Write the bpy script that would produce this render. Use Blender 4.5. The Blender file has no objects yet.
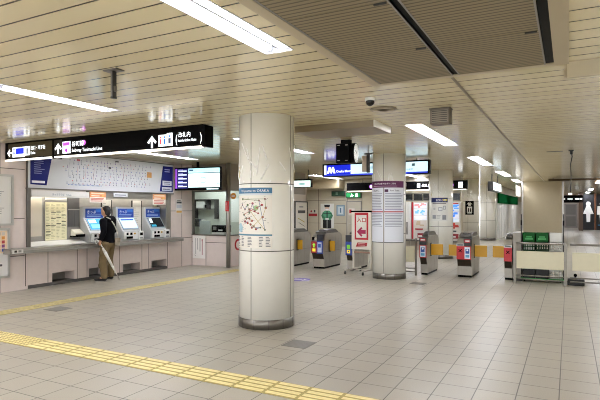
import bpy, bmesh, math, random
from mathutils import Matrix, Vector
random.seed(7)
D = bpy.data
COL = bpy.context.scene.collection
PI = math.pi
H = 2.88          # ceiling height
TP = .327         # floor tile pitch

# ------------------------------------------------------------------ materials
def lin(c):
    return c / 12.92 if c <= .04045 else ((c + .055) / 1.055) ** 2.4
def rgb(h):
    if isinstance(h, str):
        h = h.lstrip('#')
        return tuple(lin(int(h[i:i + 2], 16) / 255) for i in (0, 2, 4))
    return h
_m = {}
def mat(h, rough=.5, metal=0., emit=0., mottle=.0, spec=.5):
    """procedural surface: a colour, slightly mottled by noise; emit > 0 only for lit things"""
    k = (h, rough, metal, emit, mottle, spec)
    if k in _m: return _m[k]
    m = D.materials.new('surface'); m.use_nodes = True
    nt = m.node_tree; b = nt.nodes['Principled BSDF']
    c = rgb(h)
    b.inputs['Base Color'].default_value = (*c, 1)
    b.inputs['Roughness'].default_value = rough
    b.inputs['Metallic'].default_value = metal
    b.inputs['Specular IOR Level'].default_value = spec
    if emit:
        b.inputs['Emission Color'].default_value = (*c, 1)
        b.inputs['Emission Strength'].default_value = emit
    if mottle:
        tc = nt.nodes.new('ShaderNodeTexCoord'); n = nt.nodes.new('ShaderNodeTexNoise')
        n.inputs['Scale'].default_value = 9; n.inputs['Detail'].default_value = 6
        r = nt.nodes.new('ShaderNodeValToRGB')
        r.color_ramp.elements[0].position = .3; r.color_ramp.elements[1].position = .7
        r.color_ramp.elements[0].color = (*[x * (1 - mottle) for x in c], 1)
        r.color_ramp.elements[1].color = (*[min(1, x * (1 + mottle)) for x in c], 1)
        nt.links.new(tc.outputs['Object'], n.inputs['Vector'])
        nt.links.new(n.outputs['Fac'], r.inputs['Fac'])
        nt.links.new(r.outputs['Color'], b.inputs['Base Color'])
    _m[k] = m
    return m

class NG:
    """small helper for node maths"""
    def __init__(s, m):
        m.use_nodes = True; s.nt = m.node_tree; s.b = s.nt.nodes['Principled BSDF']
    def n(s, t, **k):
        x = s.nt.nodes.new(t)
        for a, v in k.items(): setattr(x, a, v)
        return x
    def L(s, a, b): s.nt.links.new(a, b)
    def math(s, op, a, b=None, c=None):
        x = s.n('ShaderNodeMath', operation=op)
        for i, v in enumerate((a, b, c)):
            if v is None: continue
            if hasattr(v, 'is_output'): s.L(v, x.inputs[i])
            else: x.inputs[i].default_value = v
        return x.outputs[0]
    def pos(s):
        g = s.n('ShaderNodeNewGeometry'); p = s.n('ShaderNodeSeparateXYZ'); s.L(g.outputs['Position'], p.inputs[0])
        return p.outputs[0], p.outputs[1], p.outputs[2], g.outputs['Position']
    def joint(s, v, off, pitch, w):
        q = s.math('DIVIDE', s.math('SUBTRACT', v, off), pitch)
        f = s.math('FRACT', q)
        d = s.math('MINIMUM', f, s.math('SUBTRACT', 1., f))
        return s.math('LESS_THAN', d, w / pitch / 2), s.math('FLOOR', q)
    def mix(s, f, a, b):
        x = s.n('ShaderNodeMix', data_type='RGBA')
        if hasattr(f, 'is_output'): s.L(f, x.inputs[0])
        else: x.inputs[0].default_value = f
        for i, v in ((6, a), (7, b)):
            if hasattr(v, 'is_output'): s.L(v, x.inputs[i])
            else: x.inputs[i].default_value = (*rgb(v), 1)
        return x.outputs[2]

def floor_material():
    m = D.materials.new('floor_tiles'); g = NG(m); x, y, z, P = g.pos()
    jx, ix = g.joint(x, -.075, TP, .009); jy, iy = g.joint(y, 6.08, TP, .009)
    cb = g.n('ShaderNodeCombineXYZ'); g.L(ix, cb.inputs[0]); g.L(iy, cb.inputs[1])
    wn = g.n('ShaderNodeTexWhiteNoise'); g.L(cb.outputs[0], wn.inputs['Vector'])
    sp = g.n('ShaderNodeTexNoise'); sp.inputs['Scale'].default_value = 130; sp.inputs['Detail'].default_value = 3
    g.L(P, sp.inputs['Vector'])
    big = g.n('ShaderNodeTexNoise'); big.inputs['Scale'].default_value = .7; g.L(P, big.inputs['Vector'])
    c = g.mix(wn.outputs['Value'], '#a7a092', '#afa899')
    sr = g.n('ShaderNodeMapRange'); sr.inputs[1].default_value = .35; sr.inputs[2].default_value = .65
    g.L(sp.outputs['Fac'], sr.inputs[0])
    c = g.mix(g.math('MULTIPLY', sr.outputs[0], .35), c, '#8b857b')
    c = g.mix(g.math('MULTIPLY', big.outputs['Fac'], .25), c, '#9c958a')
    c = g.mix(g.math('MULTIPLY', jx, .95), c, '#4a453e')
    c = g.mix(g.math('MULTIPLY', jy, .95), c, '#4a453e')
    g.L(c, g.b.inputs['Base Color'])
    g.b.inputs['Roughness'].default_value = .36
    g.L(g.math('ADD', g.math('MULTIPLY', big.outputs['Fac'], .16), .27), g.b.inputs['Roughness'])
    g.b.inputs['Specular IOR Level'].default_value = .5
    bp = g.n('ShaderNodeBump'); bp.inputs['Strength'].default_value = .25; bp.inputs['Distance'].default_value = .002
    g.L(sp.outputs['Fac'], bp.inputs['Height']); g.L(bp.outputs[0], g.b.inputs['Normal'])
    return m

def ceiling_material():
    m = D.materials.new('ceiling_planks'); g = NG(m); x, y, z, P = g.pos()
    jy, iy = g.joint(y, 2.19, .22, .016)
    wn = g.n('ShaderNodeTexWhiteNoise', noise_dimensions='1D'); g.L(iy, wn.inputs['W'])
    n = g.n('ShaderNodeTexNoise'); n.inputs['Scale'].default_value = 1.4; n.inputs['Detail'].default_value = 4; g.L(P, n.inputs['Vector'])
    c = g.mix(wn.outputs['Value'], '#e4d8b2', '#ebe0bd')
    c = g.mix(g.math('MULTIPLY', n.outputs['Fac'], .3), c, '#d6c89f')
    c = g.mix(jy, c, '#3f3423')
    g.L(c, g.b.inputs['Base Color'])
    g.b.inputs['Roughness'].default_value = .14
    g.b.inputs['Specular IOR Level'].default_value = .7
    # every plank sits at its own tiny tilt and waviness, so reflections break from plank to plank
    bp = g.n('ShaderNodeBump'); bp.inputs['Strength'].default_value = .1; bp.inputs['Distance'].default_value = .004
    n2 = g.n('ShaderNodeTexNoise'); n2.inputs['Scale'].default_value = 2.2; n2.inputs['Detail'].default_value = 1
    mp = g.n('ShaderNodeMapping'); mp.inputs['Scale'].default_value = (.5, 6, 1); g.L(P, mp.inputs[0]); g.L(mp.outputs[0], n2.inputs['Vector'])
    g.L(n2.outputs['Fac'], bp.inputs['Height']); g.L(bp.outputs[0], g.b.inputs['Normal'])
    return m

def grille_material():
    m = D.materials.new('vent_louvers'); g = NG(m); x, y, z, P = g.pos()
    j, i = g.joint(y, .01, .049, .016)
    c = g.mix(j, '#93866a', '#62573f')
    g.L(c, g.b.inputs['Base Color']); g.b.inputs['Roughness'].default_value = .5; g.b.inputs['Metallic'].default_value = .3
    return m

# names of common surfaces
PINK = mat('#dccfc9', .38, mottle=.025)
JOINT = mat('#463d37', .8)
STEEL = mat('#a9a6a0', .3, .85, mottle=.06)
STEEL_D = mat('#77736c', .35, .8, mottle=.05)
ALU = mat('#c4c2bd', .35, .6)
BLACK = mat('#040405', .4, spec=.05)
DARK = mat('#2a2826', .5)
WHITE = mat('#ececea', .45)
CREAM = mat('#d9d3b6', .45, mottle=.02)
GREY = mat('#8f8d89', .5)
YELLOW = mat('#a99a5c', .6, mottle=.08)
YBAR = mat('#e6d69c', .55, mottle=.05)
YWORN = mat('#aea274', .6, mottle=.1)
FLAP = mat('#d9a321', .35)
RED = mat('#b3202a', .4)
BEIGE = mat('#c9bfa6', .4, mottle=.02)
PILLAR = mat('#f2f1ea', .1, mottle=.012)
TEXT_K = mat('#22232a', .6)
GLASS = None
def glass():
    m = D.materials.new('clear_glass'); m.use_nodes = True; nt = m.node_tree
    nt.nodes.remove(nt.nodes['Principled BSDF'])
    o = nt.nodes['Material Output']; t = nt.nodes.new('ShaderNodeBsdfTransparent'); t.inputs[0].default_value = (.92, .94, .93, 1)
    gl = nt.nodes.new('ShaderNodeBsdfGlossy'); gl.inputs['Roughness'].default_value = .03
    f = nt.nodes.new('ShaderNodeFresnel'); f.inputs[0].default_value = 1.5
    mx = nt.nodes.new('ShaderNodeMixShader')
    ge = nt.nodes.new('ShaderNodeNewGeometry'); inv = nt.nodes.new('ShaderNodeMath'); inv.operation = 'SUBTRACT'; inv.inputs[0].default_value = 1; nt.links.new(ge.outputs['Backfacing'], inv.inputs[1])
    mu = nt.nodes.new('ShaderNodeMath'); mu.operation = 'MULTIPLY'; nt.links.new(f.outputs[0], mu.inputs[0]); nt.links.new(inv.outputs[0], mu.inputs[1]); nt.links.new(mu.outputs[0], mx.inputs[0]); nt.links.new(t.outputs[0], mx.inputs[1]); nt.links.new(gl.outputs[0], mx.inputs[2])
    nt.links.new(mx.outputs[0], o.inputs[0]); return m
GLASS = glass()
TUBE = mat('#f4f7ff', .4, 0, 60.)
def lit(h, e=1.6): return mat(h, .3, 0, e * .78, spec=.2)

# ------------------------------------------------------------------ mesh builder
RX90 = Matrix.Rotation(PI / 2, 4, 'X')
class MB:
    def __init__(s):
        s.bm = bmesh.new(); s.mats = []
    def mi(s, m):
        if isinstance(m, str): m = mat(m)
        if m not in s.mats: s.mats.append(m)
        return s.mats.index(m)
    def _fin(s, geom, m, smooth=False):
        i = s.mi(m)
        for f in geom:
            if isinstance(f, bmesh.types.BMFace): f.material_index = i; f.smooth = smooth
    def box(s, x0, x1, y0, y1, z0, z1, m, bev=0, rz=0, M=None):
        c = Vector(((x0 + x1) / 2, (y0 + y1) / 2, (z0 + z1) / 2))
        T = Matrix.Translation(c) @ Matrix.Rotation(rz, 4, 'Z') @ Matrix.Diagonal((abs(x1 - x0), abs(y1 - y0), abs(z1 - z0), 1))
        if M is not None: T = M @ T
        r = bmesh.ops.create_cube(s.bm, size=1, matrix=T)
        vs = r['verts']; fs = list({f for v in vs for f in v.link_faces})
        s._fin(fs, m)
        if bev:
            es = list({e for v in vs for e in v.link_edges})
            q = bmesh.ops.bevel(s.bm, geom=es, offset=bev, segments=2, affect='EDGES', profile=.6)
            s._fin(q['faces'], m)
        return s
    def cyl(s, a, b, r, m, n=16, r2=None, caps=True):
        a = Vector(a); b = Vector(b); d = b - a
        T = Matrix.Translation((a + b) / 2) @ d.to_track_quat('Z', 'Y').to_matrix().to_4x4()
        q = bmesh.ops.create_cone(s.bm, cap_ends=caps, segments=n, radius1=r, radius2=r if r2 is None else r2, depth=d.length, matrix=T)
        fs = list({f for v in q['verts'] for f in v.link_faces})
        i = s.mi(m)
        for f in fs:
            f.material_index = i; f.smooth = len(f.verts) == 4
        return s
    def ball(s, c, r, m, n=16, sc=(1, 1, 1), rot=None):
        T = Matrix.Translation(c)
        if rot is not None: T = T @ rot
        T = T @ Matrix.Diagonal((*[r * k for k in sc], 1))
        q = bmesh.ops.create_uvsphere(s.bm, u_segments=n, v_segments=max(6, n * 2 // 3), radius=1, matrix=T)
        s._fin(list({f for v in q['verts'] for f in v.link_faces}), m, True); return s
    def chain(s, pts, rs, m, n=12):
        for i, (p, r) in enumerate(zip(pts, rs)):
            s.ball(p, r, m, n)
            if i: s.cyl(pts[i - 1], p, rs[i - 1], m, n, r)
        return s
    def loft(s, rings, m, n=24, smooth=True):
        """rings: (centre, rx, ry) ellipses stacked along z, capped"""
        loops = []
        for c, rx, ry in rings:
            loops.append([s.bm.verts.new((c[0] + rx * math.cos(2 * PI * k / n), c[1] + ry * math.sin(2 * PI * k / n), c[2])) for k in range(n)])
        fs = []
        for a, b in zip(loops, loops[1:]):
            for k in range(n):
                fs.append(s.bm.faces.new((a[k], a[(k + 1) % n], b[(k + 1) % n], b[k])))
        fs.append(s.bm.faces.new(loops[0][::-1])); fs.append(s.bm.faces.new(loops[-1]))
        s._fin(fs, m, smooth); return s
    def prism(s, poly, x0, x1, m, axis='x'):
        """poly in (y,z) extruded along x (axis 'x'), in (x,z) along y ('y'), in (x,y) along z ('z')"""
        def P(p, t):
            return (t, p[0], p[1]) if axis == 'x' else (p[0], t, p[1]) if axis == 'y' else (p[0], p[1], t)
        a = [s.bm.verts.new(P(p, x0)) for p in poly]; b = [s.bm.verts.new(P(p, x1)) for p in poly]
        n = len(poly); fs = [s.bm.faces.new(a), s.bm.faces.new(b[::-1])]
        for k in range(n): fs.append(s.bm.faces.new((a[k], b[k], b[(k + 1) % n], a[(k + 1) % n])))
        bmesh.ops.recalc_face_normals(s.bm, faces=fs)
        s._fin(fs, m); return s
    def tube(s, pts, r, m, n=8):
        for a, b in zip(pts, pts[1:]): s.cyl(a, b, r, m, n)
        for p in pts[1:-1]: s.ball(p, r, m, n)
        return s
    def text(s, t, size, m, x=0, y=0, z=0, align='LEFT', th=.001, M=None, sx=1., bold=0.):
        """lettering standing upright, read from -y; x,z = baseline start"""
        cu = D.curves.new('t', 'FONT'); cu.body = t; cu.size = size; cu.align_x = align; cu.extrude = th; cu.resolution_u = 2
        cu.offset = bold
        o = D.objects.new('t', cu); COL.objects.link(o)
        dg = bpy.context.evaluated_depsgraph_get(); me = D.meshes.new_from_object(o.evaluated_get(dg))
        T = Matrix.Translation((x, y, z)) @ RX90 @ Matrix.Diagonal((sx, 1, 1, 1))
        if M is not None: T = M @ T
        me.transform(T)
        n0 = len(s.bm.faces); s.bm.from_mesh(me); s.bm.faces.ensure_lookup_table()
        s._fin(s.bm.faces[n0:], m)
        D.objects.remove(o); D.meshes.remove(me); D.curves.remove(cu)
        return s
    def art(s, items, y=0., t=.0015):
        """flat printing on a front that faces -y; later entries lie over earlier ones"""
        for k, it in enumerate(items):
            a = it[0]; y1 = y - .0004 * (k % 6) * 0; yy = y - t - (.0006 if a != 'r' else 0)
            if a == 'r':
                _, x0, z0, x1, z1, c = it[:6]; lay = it[6] if len(it) > 6 else 0
                s.box(x0, x1, y - t - .0012 * lay, y, z0, z1, c)
            elif a == 't':
                _, tx, x, z, size, c = it[:6]; al = it[6] if len(it) > 6 else 'LEFT'
                s.text(tx, size, c, x, y - t - .003, z, al)
            elif a == 'l':
                _, x0, z0, x1, z1, w, c = it
                L = math.hypot(x1 - x0, z1 - z0); an = math.atan2(z1 - z0, x1 - x0)
                M = Matrix.Translation(((x0 + x1) / 2, yy - .001, (z0 + z1) / 2)) @ Matrix.Rotation(-an, 4, 'Y')
                s.box(-L / 2, L / 2, -.0008, .0008, -w / 2, w / 2, c, M=M)
            elif a == 'c':
                _, x, z, r, c = it[:5]
                s.cyl((x, y, z), (x, y - t - .0022, z), r, c, 12)
            elif a == 'p':
                _, poly, c = it[:3]; lay = it[3] if len(it) > 3 else 1
                s.prism(poly, y - t - .0012 * lay, y, c, 'y')
        return s
    def warp(s, R, step=.05):
        """bend a flat print round an upright cylinder of radius R whose axis is local z; the front (-y) faces outwards"""
        xs = [v.co.x for v in s.bm.verts]; x = math.floor(min(xs) / step) * step
        while x < max(xs):
            x += step
            bmesh.ops.bisect_plane(s.bm, geom=s.bm.verts[:] + s.bm.edges[:] + s.bm.faces[:], plane_co=(x, 0, 0), plane_no=(1, 0, 0), dist=1e-5)
        for v in s.bm.verts:
            a = v.co.x / R; q = R - v.co.y
            v.co.x = q * math.sin(a); v.co.y = -q * math.cos(a)
        return s
    def build(s, name, parent=None, loc=None, rz=0, M=None):
        me = D.meshes.new(name)
        if M is not None: s.bm.transform(M)
        s.bm.to_mesh(me); s.bm.free()
        for m in s.mats: me.materials.append(m)
        o = D.objects.new(name, me); COL.objects.link(o)
        if parent is not None: o.parent = parent
        if loc is not None: o.location = loc
        o.rotation_euler.z = rz
        return o

def tag(o, label, cat, group=None, kind=None):
    o['label'] = label; o['category'] = cat
    if group: o['group'] = group
    if kind: o['kind'] = kind
    return o
def thing(name, label, cat, loc=(0, 0, 0), rz=0, group=None):
    o = D.objects.new(name, None); COL.objects.link(o); o.empty_display_size = .1
    o.location = loc; o.rotation_euler.z = rz
    return tag(o, label, cat, group)
def struct(o):
    o['kind'] = 'structure'; return o
def dup(root, loc, rz, label, group=None, parent=None):
    c = root.copy(); COL.objects.link(c); c.location = loc; c.rotation_euler.z = rz; c['label'] = label
    if group: c['group'] = group
    for ch in root.children:
        d = ch.copy(); COL.objects.link(d); d.parent = c
        for g in ch.children:
            e = g.copy(); COL.objects.link(e); e.parent = d
    return c
def lines(x0, x1, z0, z1, n, c, fill=(.5, 1.), w=.45, seed=0):
    """rows of small print"""
    r = random.Random(seed); out = []; p = (z1 - z0) / n
    for k in range(n):
        z = z1 - (k + .5) * p
        out.append(('r', x0, z - p * w / 2, x0 + (x1 - x0) * r.uniform(*fill), z + p * w / 2, c, 1))
    return out
WALLROT = PI / 2       # local front (-y) turned to face +x, for everything on the left wall

# ================================================================== THE SETTING
m = MB(); m.box(-14, 5, -3, 52, -.1, 0, floor_material()); struct(m.build('floor'))
LROWS = {-2.08: [.71, 7.6, 12.94, 18.3, 23.6, 29.5, 36.0], -5.25: [-2.8, 1.85, 7.6, 12.94, 17.6, 23.6, 29.0], -8.5: [-2.8, 1.85, 7.5, 17.0], 1.25: [-1.5, 4.5, 10.0, 17.0, 20.9, 26.0, 36.5, 43.0], -11.6: [14.0], .1: [46.6]}
LLEN, LWID = 2.9, .27
m = MB(); cmt = ceiling_material(); edge = -14
for rx in sorted(LROWS):
    m.box(edge, rx - LWID / 2, -3, 52, H, H + .15, cmt); edge = rx + LWID / 2; y0 = -3
    for ly in sorted(LROWS[rx]):
        m.box(rx - LWID / 2, rx + LWID / 2, y0, ly, H, H + .15, cmt); y0 = ly + LLEN
    m.box(rx - LWID / 2, rx + LWID / 2, y0, 52, H, H + .15, cmt)
m.box(edge, 5, -3, 52, H, H + .15, cmt)
struct(m.build('ceiling'))
m = MB(); m.box(-1.015, -.985, 5.05, 50, H - .006, H, mat('#857960', .4)); struct(m.build('trim_1'))

# left wall with the ticket machine recess
X = -9.65
m = MB()
m.box(X - .5, X, -3, 6.57, 0, H, PINK)
m.box(X - .5, X, 10.62, 11.65, 0, H, PINK)
m.box(X - .5, X, 6.57, 10.62, 2.02, H, PINK)
NICHE = [(7.12, 7.67), (8.05, 8.58), (9.05, 9.62), (10.02, 10.58)]
ys = 6.57
for a, b in NICHE:
    m.box(X - .5, X, ys, a, .06, .84, PINK); m.box(X - .5, X, a, b, .26, .84, PINK); ys = b
m.box(X - .5, X, ys, 10.62, .06, .84, PINK)
m.box(X - .5, X - .32, 6.57, 10.62, .0, .3, GREY)
m.box(X - .5, X - .33, 6.57, 10.62, .84, 2.02, mat('#a5a29b', .4, mottle=.03))
for z in (.68, 1.42, 2.4):
    m.box(X, X + .003, -3, 6.5, z - .006, z + .006, JOINT)
for z in (.8, 1.56): m.box(X, X + .003, 10.66, 11.65, z - .006, z + .006, JOINT)
for y in (4.2, 5.2, 6.0, 11.2, 11.64):
    m.box(X, X + .003, y - .006, y + .006, 0, H, JOINT)
for y in (6.52, 7.02, 7.74, 8.0, 8.7, 8.95, 9.68, 9.92, 10.62):
    m.box(X, X + .003, y - .006, y + .006, .06, .76, JOINT)
struct(m.build('wall_left'))
m = MB(); m.box(X - .3, X + .004, 6.57, 10.62, 0, .07, mat('#55524e', .5, .3))
struct(m.build('baseboard_left'))
m = MB(); m.box(X - .05, X + .035, 6.53, 6.61, .84, H, STEEL_D); m.box(X - .33, X + .012, 10.56, 10.74, .84, 2.02, STEEL)
struct(m.build('trim_2'))
# right wall out of the picture, far walls
m = MB(); m.box(3.6, 4, -3, 52, 0, H, mat('#e6e0d0', .45)); struct(m.build('wall_right'))
m = MB()
m.box(-13.5, -3.7, 20.5, 20.9, 0, H, mat('#c6bda8', .35, mottle=.02))
for x in (-10.9, -9.85, -8.45, -7.8): m.box(x - .008, x + .008, 20.496, 20.5, 0, 2.5, JOINT)
for z in (1.0, 2.0): m.box(-13, -8.5, 20.496, 20.5, z - .006, z + .006, JOINT)
struct(m.build('wall_back'))
m = MB(); m.box(-13.5, -8.6, 19.9, 20.5, 2.5, H, mat('#b9aa8c', .35)); struct(m.build('trim_3'))
m = MB(); m.box(-13.6, -13.4, 11, 21, 0, H, BEIGE); struct(m.build('wall_side'))
m = MB(); m.box(-4, 5, 51, 51.3, 0, H, mat('#b9a996', .5, mottle=.04)); struct(m.build('wall_far'))
# corridor side wall with green fascia and pale shutters
m = MB()
m.box(-4.2, -3.35, 28.75, 45, 0, 2.2, mat('#f0efe9', .4)); m.box(-4.2, -3.35, 28.75, 45, 2.2, H, BEIGE)
for k in range(12): m.box(-3.35, -3.345, 29 + k * .8, 29.03 + k * .8, 0, 1.94, mat('#9a968c', .5))
struct(m.build('wall_corridor'))
m = MB(); m.box(-3.345, -3.27, 28.75, 40, 1.94, 2.47, mat('#0f4d27', .9, spec=.0)); tag(m.build('shop_fascia'), 'long green fascia band above the pale shutters deep in the corridor', 'fascia')

# tactile paving
def tactile(name, label, x0, x1, y0, y1, along):
    Y0, Y1 = (YELLOW, YBAR) if along == 'x' else (YWORN, mat('#cbbd86', .6, mottle=.15)); m = MB(); m.box(x0, x1, y0, y1, 0, .004, Y0)
    L = (x1 - x0) if along == 'x' else (y1 - y0); n = round(L / TP)
    for k in range(n):
        for j in range(4):
            o = TP * (j + .5) / 4
            if along == 'x': m.box(x0 + k * TP + .012, x0 + (k + 1) * TP - .02, y0 + o - .024, y0 + o + .024, .004, .009, Y1, bev=.003)
            else: m.box(x0 + o - .024, x0 + o + .024, y0 + k * TP + .012, y0 + (k + 1) * TP - .02, .004, .009, Y1, bev=.003)
    return tag(m.build(name), label, 'tactile paving')
def xs(k): return -.075 + TP * k
def yy(k): return 6.08 + TP * k
tactile('tactile_strip', 'yellow bar tactile strip crossing the floor in front of the tiled column', xs(-17), xs(3), yy(-7), yy(-6), 'x')
tactile('tactile_strip', 'yellow bar tactile strip running alongside the ticket machine wall', xs(-24), xs(-23), yy(-6), yy(16), 'y')
m = MB(); x0, x1 = xs(-24), xs(-17)
m.box(x0, x1, yy(-7), yy(-6), 0, .004, YELLOW)
for k in range(7 * 6):
    for j in range(6):
        m.cyl((x0 + TP * (k + .5) / 6, yy(-7) + TP * (j + .5) / 6, .004), (x0 + TP * (k + .5) / 6, yy(-7) + TP * (j + .5) / 6, .009), .019, YBAR, 8, .013)
tag(m.build('tactile_strip'), 'yellow dotted warning tactile strip where the two bar strips meet', 'tactile paving')

# floor hatches and sticker
def hatch(kx, ky, label):
    m = MB(); x0, y0 = xs(kx), yy(ky)
    m.box(x0 + .006, x0 + TP - .006, y0 + .006, y0 + TP - .006, 0, .003, mat('#6f6b66', .45, .3, mottle=.1))
    for k in range(9): m.box(x0 + .03, x0 + TP - .03, y0 + .03 + k * .033, y0 + .036 + k * .033, .003, .005, GREY)
    tag(m.build('floor_hatch'), label, 'floor hatch', 'grey floor hatches')
hatch(-22.5, -2.35, 'grey square floor hatch beside the strip along the ticket machines')
hatch(-8.95, -2.65, 'grey square floor hatch just past the tactile strip by the map column')
hatch(-9.1, 14.5, 'grey square floor hatch near the base of the timetable column')
m = MB(); m.cyl((-5.45, 10.32, 0), (-5.45, 10.32, .003), .26, mat('#6a5aa8', .5), 32)
m.box(-5.62, -5.28, 10.27, 10.31, .003, .004, WHITE); m.box(-5.6, -5.4, 10.36, 10.41, .003, .004, WHITE)
m.prism([(-5.33, 10.2), (-5.2, 10.31), (-5.36, 10.42)], .003, .004, WHITE, 'z')
tag(m.build('floor_sticker'), 'round violet guidance sticker on the floor before the gates', 'sticker')

# ================================================================== CEILING THINGS
def make_light(L=LLEN, W=LWID):
    """twin rows of tubes in a trough let into the ceiling, tube bottoms level with the planks"""
    t = thing('ceiling_light', 'x', 'ceiling light', (0, 0, H))
    wh = mat('#bcbcc0', .5)
    m = MB(); q = .004
    m.box(-W / 2 + q, W / 2 - q, q, L - q, .08, .09, wh)
    for sx in (-1, 1): m.box(sx * (W / 2 - q), sx * (W / 2 - q - .008), q, L - q, -.003, .08, wh)
    for y in (q, L - q - .008): m.box(-W / 2 + q, W / 2 - q, y, y + .008, -.003, .08, wh)
    m.prism([(-.035, .08), (.035, .08), (.012, .02), (-.012, .02)], .03, L - .03, wh, 'y'); m.build('housing', t)
    for k in (0, 1):
        for x in (-.08, .08):
            for e in (.02, L / 2 - .04):
                m = MB(); m.box(x - .018, x + .018, k * L / 2 + e, k * L / 2 + e + .02, .012, .08, wh); m.build('lamp_holder', t)
            m = MB(); m.cyl((x, k * L / 2 + .04, .04), (x, (k + 1) * L / 2 - .04, .04), .018, TUBE, 12); m.build('tube', t)
    return t
L0 = make_light()
LIGHTS = [(-5.25, 23.6, 'added twin tube fill light behind the column with the navy headed notice'), (-5.25, 29.0, 'added twin tube fill light far behind the fare machine wall'),  # both added, mostly out of sight, to brighten the distant columns
 (.1, 46.6, 'added twin tube fill light in front of the far grey double paned door'),  # added to light the dark corridor end, tucked behind the black sign
 (1.25, 20.9, 'added twin tube fill light over the corridor between barriers and square pillar'),  # added out of view to brighten the distant floor
 (-2.08, 29.5, 'added twin tube fill light over the corridor hidden behind the square pillar'), (-2.08, 36.0, 'added twin tube fill light deep in the corridor by the shutters'),  # both added to brighten the shutter wall
 (-2.08, .71, 'long twin tube ceiling light alongside the big vent grille'),
 (-2.08, 7.6, 'twin tube ceiling light past the domed camera and the round diffuser'),
 (-2.08, 12.94, 'twin tube ceiling light above the single red gate, second in its row past the vent'),
 (-2.08, 18.3, 'twin tube ceiling light beside the hanging monitor sign in the corridor'),
 (-2.08, 23.6, 'small far twin tube ceiling light just before the square pillar'),
 (-5.25, 1.85, 'long twin tube ceiling light between the hanging bracket and the black sign'),
 (-5.25, 7.6, 'twin tube ceiling light just before the map column, partly behind it'),
 (-5.25, 12.94, 'twin tube ceiling light glimpsed past the edge of the map column'),
 (-8.5, 1.85, 'twin tube ceiling light by the ticket machine wall before the black sign'),
 (-8.5, 7.5, 'twin tube ceiling light just under the long black sign by the route map'),
 (-8.5, 17.0, 'twin tube ceiling light beyond the left gates under the blue sign'),
 (1.25, 36.5, 'far twin tube ceiling light before the restroom panels'),
 (1.25, 43.0, 'farthest twin tube ceiling light right at the restroom panels'),
 (1.25, 4.5, 'twin tube ceiling light over the open concourse, beyond the access hatch'),
 (1.25, 10, 'twin tube ceiling light over the concourse past the white barriers'),
 (1.25, 17, 'twin tube ceiling light over the corridor past the white barriers'),
 (1.25, 26, 'twin tube ceiling light over the corridor beside the square pillar'),
 (-11.6, 14, 'twin tube ceiling light in the area behind the staff office'),
 (-5.25, 17.6, 'twin tube ceiling light over the passage behind the ticket gates'),
 (1.25, -1.5, 'twin tube ceiling light over the open concourse floor beside the side wall'),
 (-5.25, -2.8, 'twin tube ceiling light over the open concourse floor well before the tactile strip'),
 (-8.5, -2.8, 'twin tube ceiling light by the poster wall well before the tactile strip')]
for i, (x, y, lab) in enumerate(LIGHTS):
    if lab.startswith('twin tube ceiling light beyond the left'): lab = 'twin tube ceiling light in front of the green exit boxes beneath the blue sign'
    if i == 0: L0.location = (x, y, H); L0['label'] = lab; L0['group'] = 'twin tube ceiling lights'
    else: dup(L0, (x, y, H), 0, lab, 'twin tube ceiling lights')

# big vent
t = thing('ceiling_vent', 'huge brown louvered ceiling vent in two columns of panels', 'vent', (0, 0, H))
m = MB(); fr = mat('#b9ac90', .4)
m.box(-1.79, -1.70, -1, 5.03, -.012, 0, fr); m.box(-.115, .0, -1, 5.03, -.012, 0, fr); m.box(-1.7, -.115, 4.95, 5.03, -.012, 0, fr)
m.box(-1.70, -.115, -1, 4.95, -.004, 0, BLACK); m.build('frame', t)
gm = grille_material()
for x0, x1 in ((-1.685, -.965), (-.915, -.18)):
    for k in range(6):
        m = MB(); y1 = 4.94 - k * .98
        m.box(x0, x1, y1 - .972, y1, -.016, -.004, gm)
        m.box(x0, x0 + .012, y1 - .972, y1, -.019, -.004, GREY); m.box(x1 - .012, x1, y1 - .972, y1, -.019, -.004, GREY)
        g = m.build('louver_panel', t)
        m = MB(); m.box(x1 - .1, x1 - .02, y1 - .965, y1 - .95, -.026, -.016, DARK); m.build('latch', g)

m = MB(); m.box(-.04, 1.0, 4.98, 5.62, -.002, 0, mat('#b5a684', .5)); m.box(-.015, .975, 5.005, 5.595, -.004, -.002, mat('#ddd0ac', .3))
tag(m.build('access_hatch', None, (0, 0, H)), 'flat beige access hatch in the ceiling planks beside the vent', 'hatch')

t = thing('hanging_bracket', 'grey metal bracket hanging empty from the ceiling planks', 'bracket', (-3.70, 3.36, H))
m = MB(); m.box(-.085, .085, -.05, .05, -.012, 0, STEEL_D); m.build('plate', t)
m = MB(); m.box(-.017, .003, -.02, .02, -.25, -.012, STEEL_D); m.box(.006, .016, -.02, .02, -.25, -.012, DARK); m.box(-.017, .018, -.022, .022, -.262, -.245, DARK)
m.box(.016, .03, -.015, .015, -.2, -.15, STEEL_D); m.build('rod', t)

t = thing('dome_camera', 'small black domed security camera on the ceiling past the vent', 'security camera', (-2.02, 5.57, H))
m = MB(); m.cyl((0, 0, -.035), (0, 0, 0), .06, WHITE, 24); m.build('mount', t)
m = MB(); m.ball((0, 0, -.045), .05, mat('#0a0a0c', .08), 20); m.build('dome', t)
m = MB()
for k in range(4): m.cyl((0, 0, -.012 - .006 * (k % 2)), (0, 0, 0), .17 - .035 * k, mat('#b6a98c' if k % 2 else '#8a7f68', .4), 32)
tag(m.build('air_diffuser', None, (-2.09, 6.25, H)), 'round ringed ceiling air diffuser next to the domed camera', 'air diffuser')
t = thing('ceiling_speaker', 'grey boxy loudspeaker fixed under the ceiling planks', 'speaker', (-1.45, 6.6, H))
m = MB(); m.box(-.11, .13, -.09, .09, -.2, -.01, mat('#6f6658', .45), bev=.006); m.box(-.12, .14, -.1, .1, -.012, 0, mat('#5a5246', .5)); m.build('cabinet', t)
m = MB(); m.box(-.09, .11, -.095, -.09, -.18, -.03, mat('#8b8273', .4))
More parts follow.
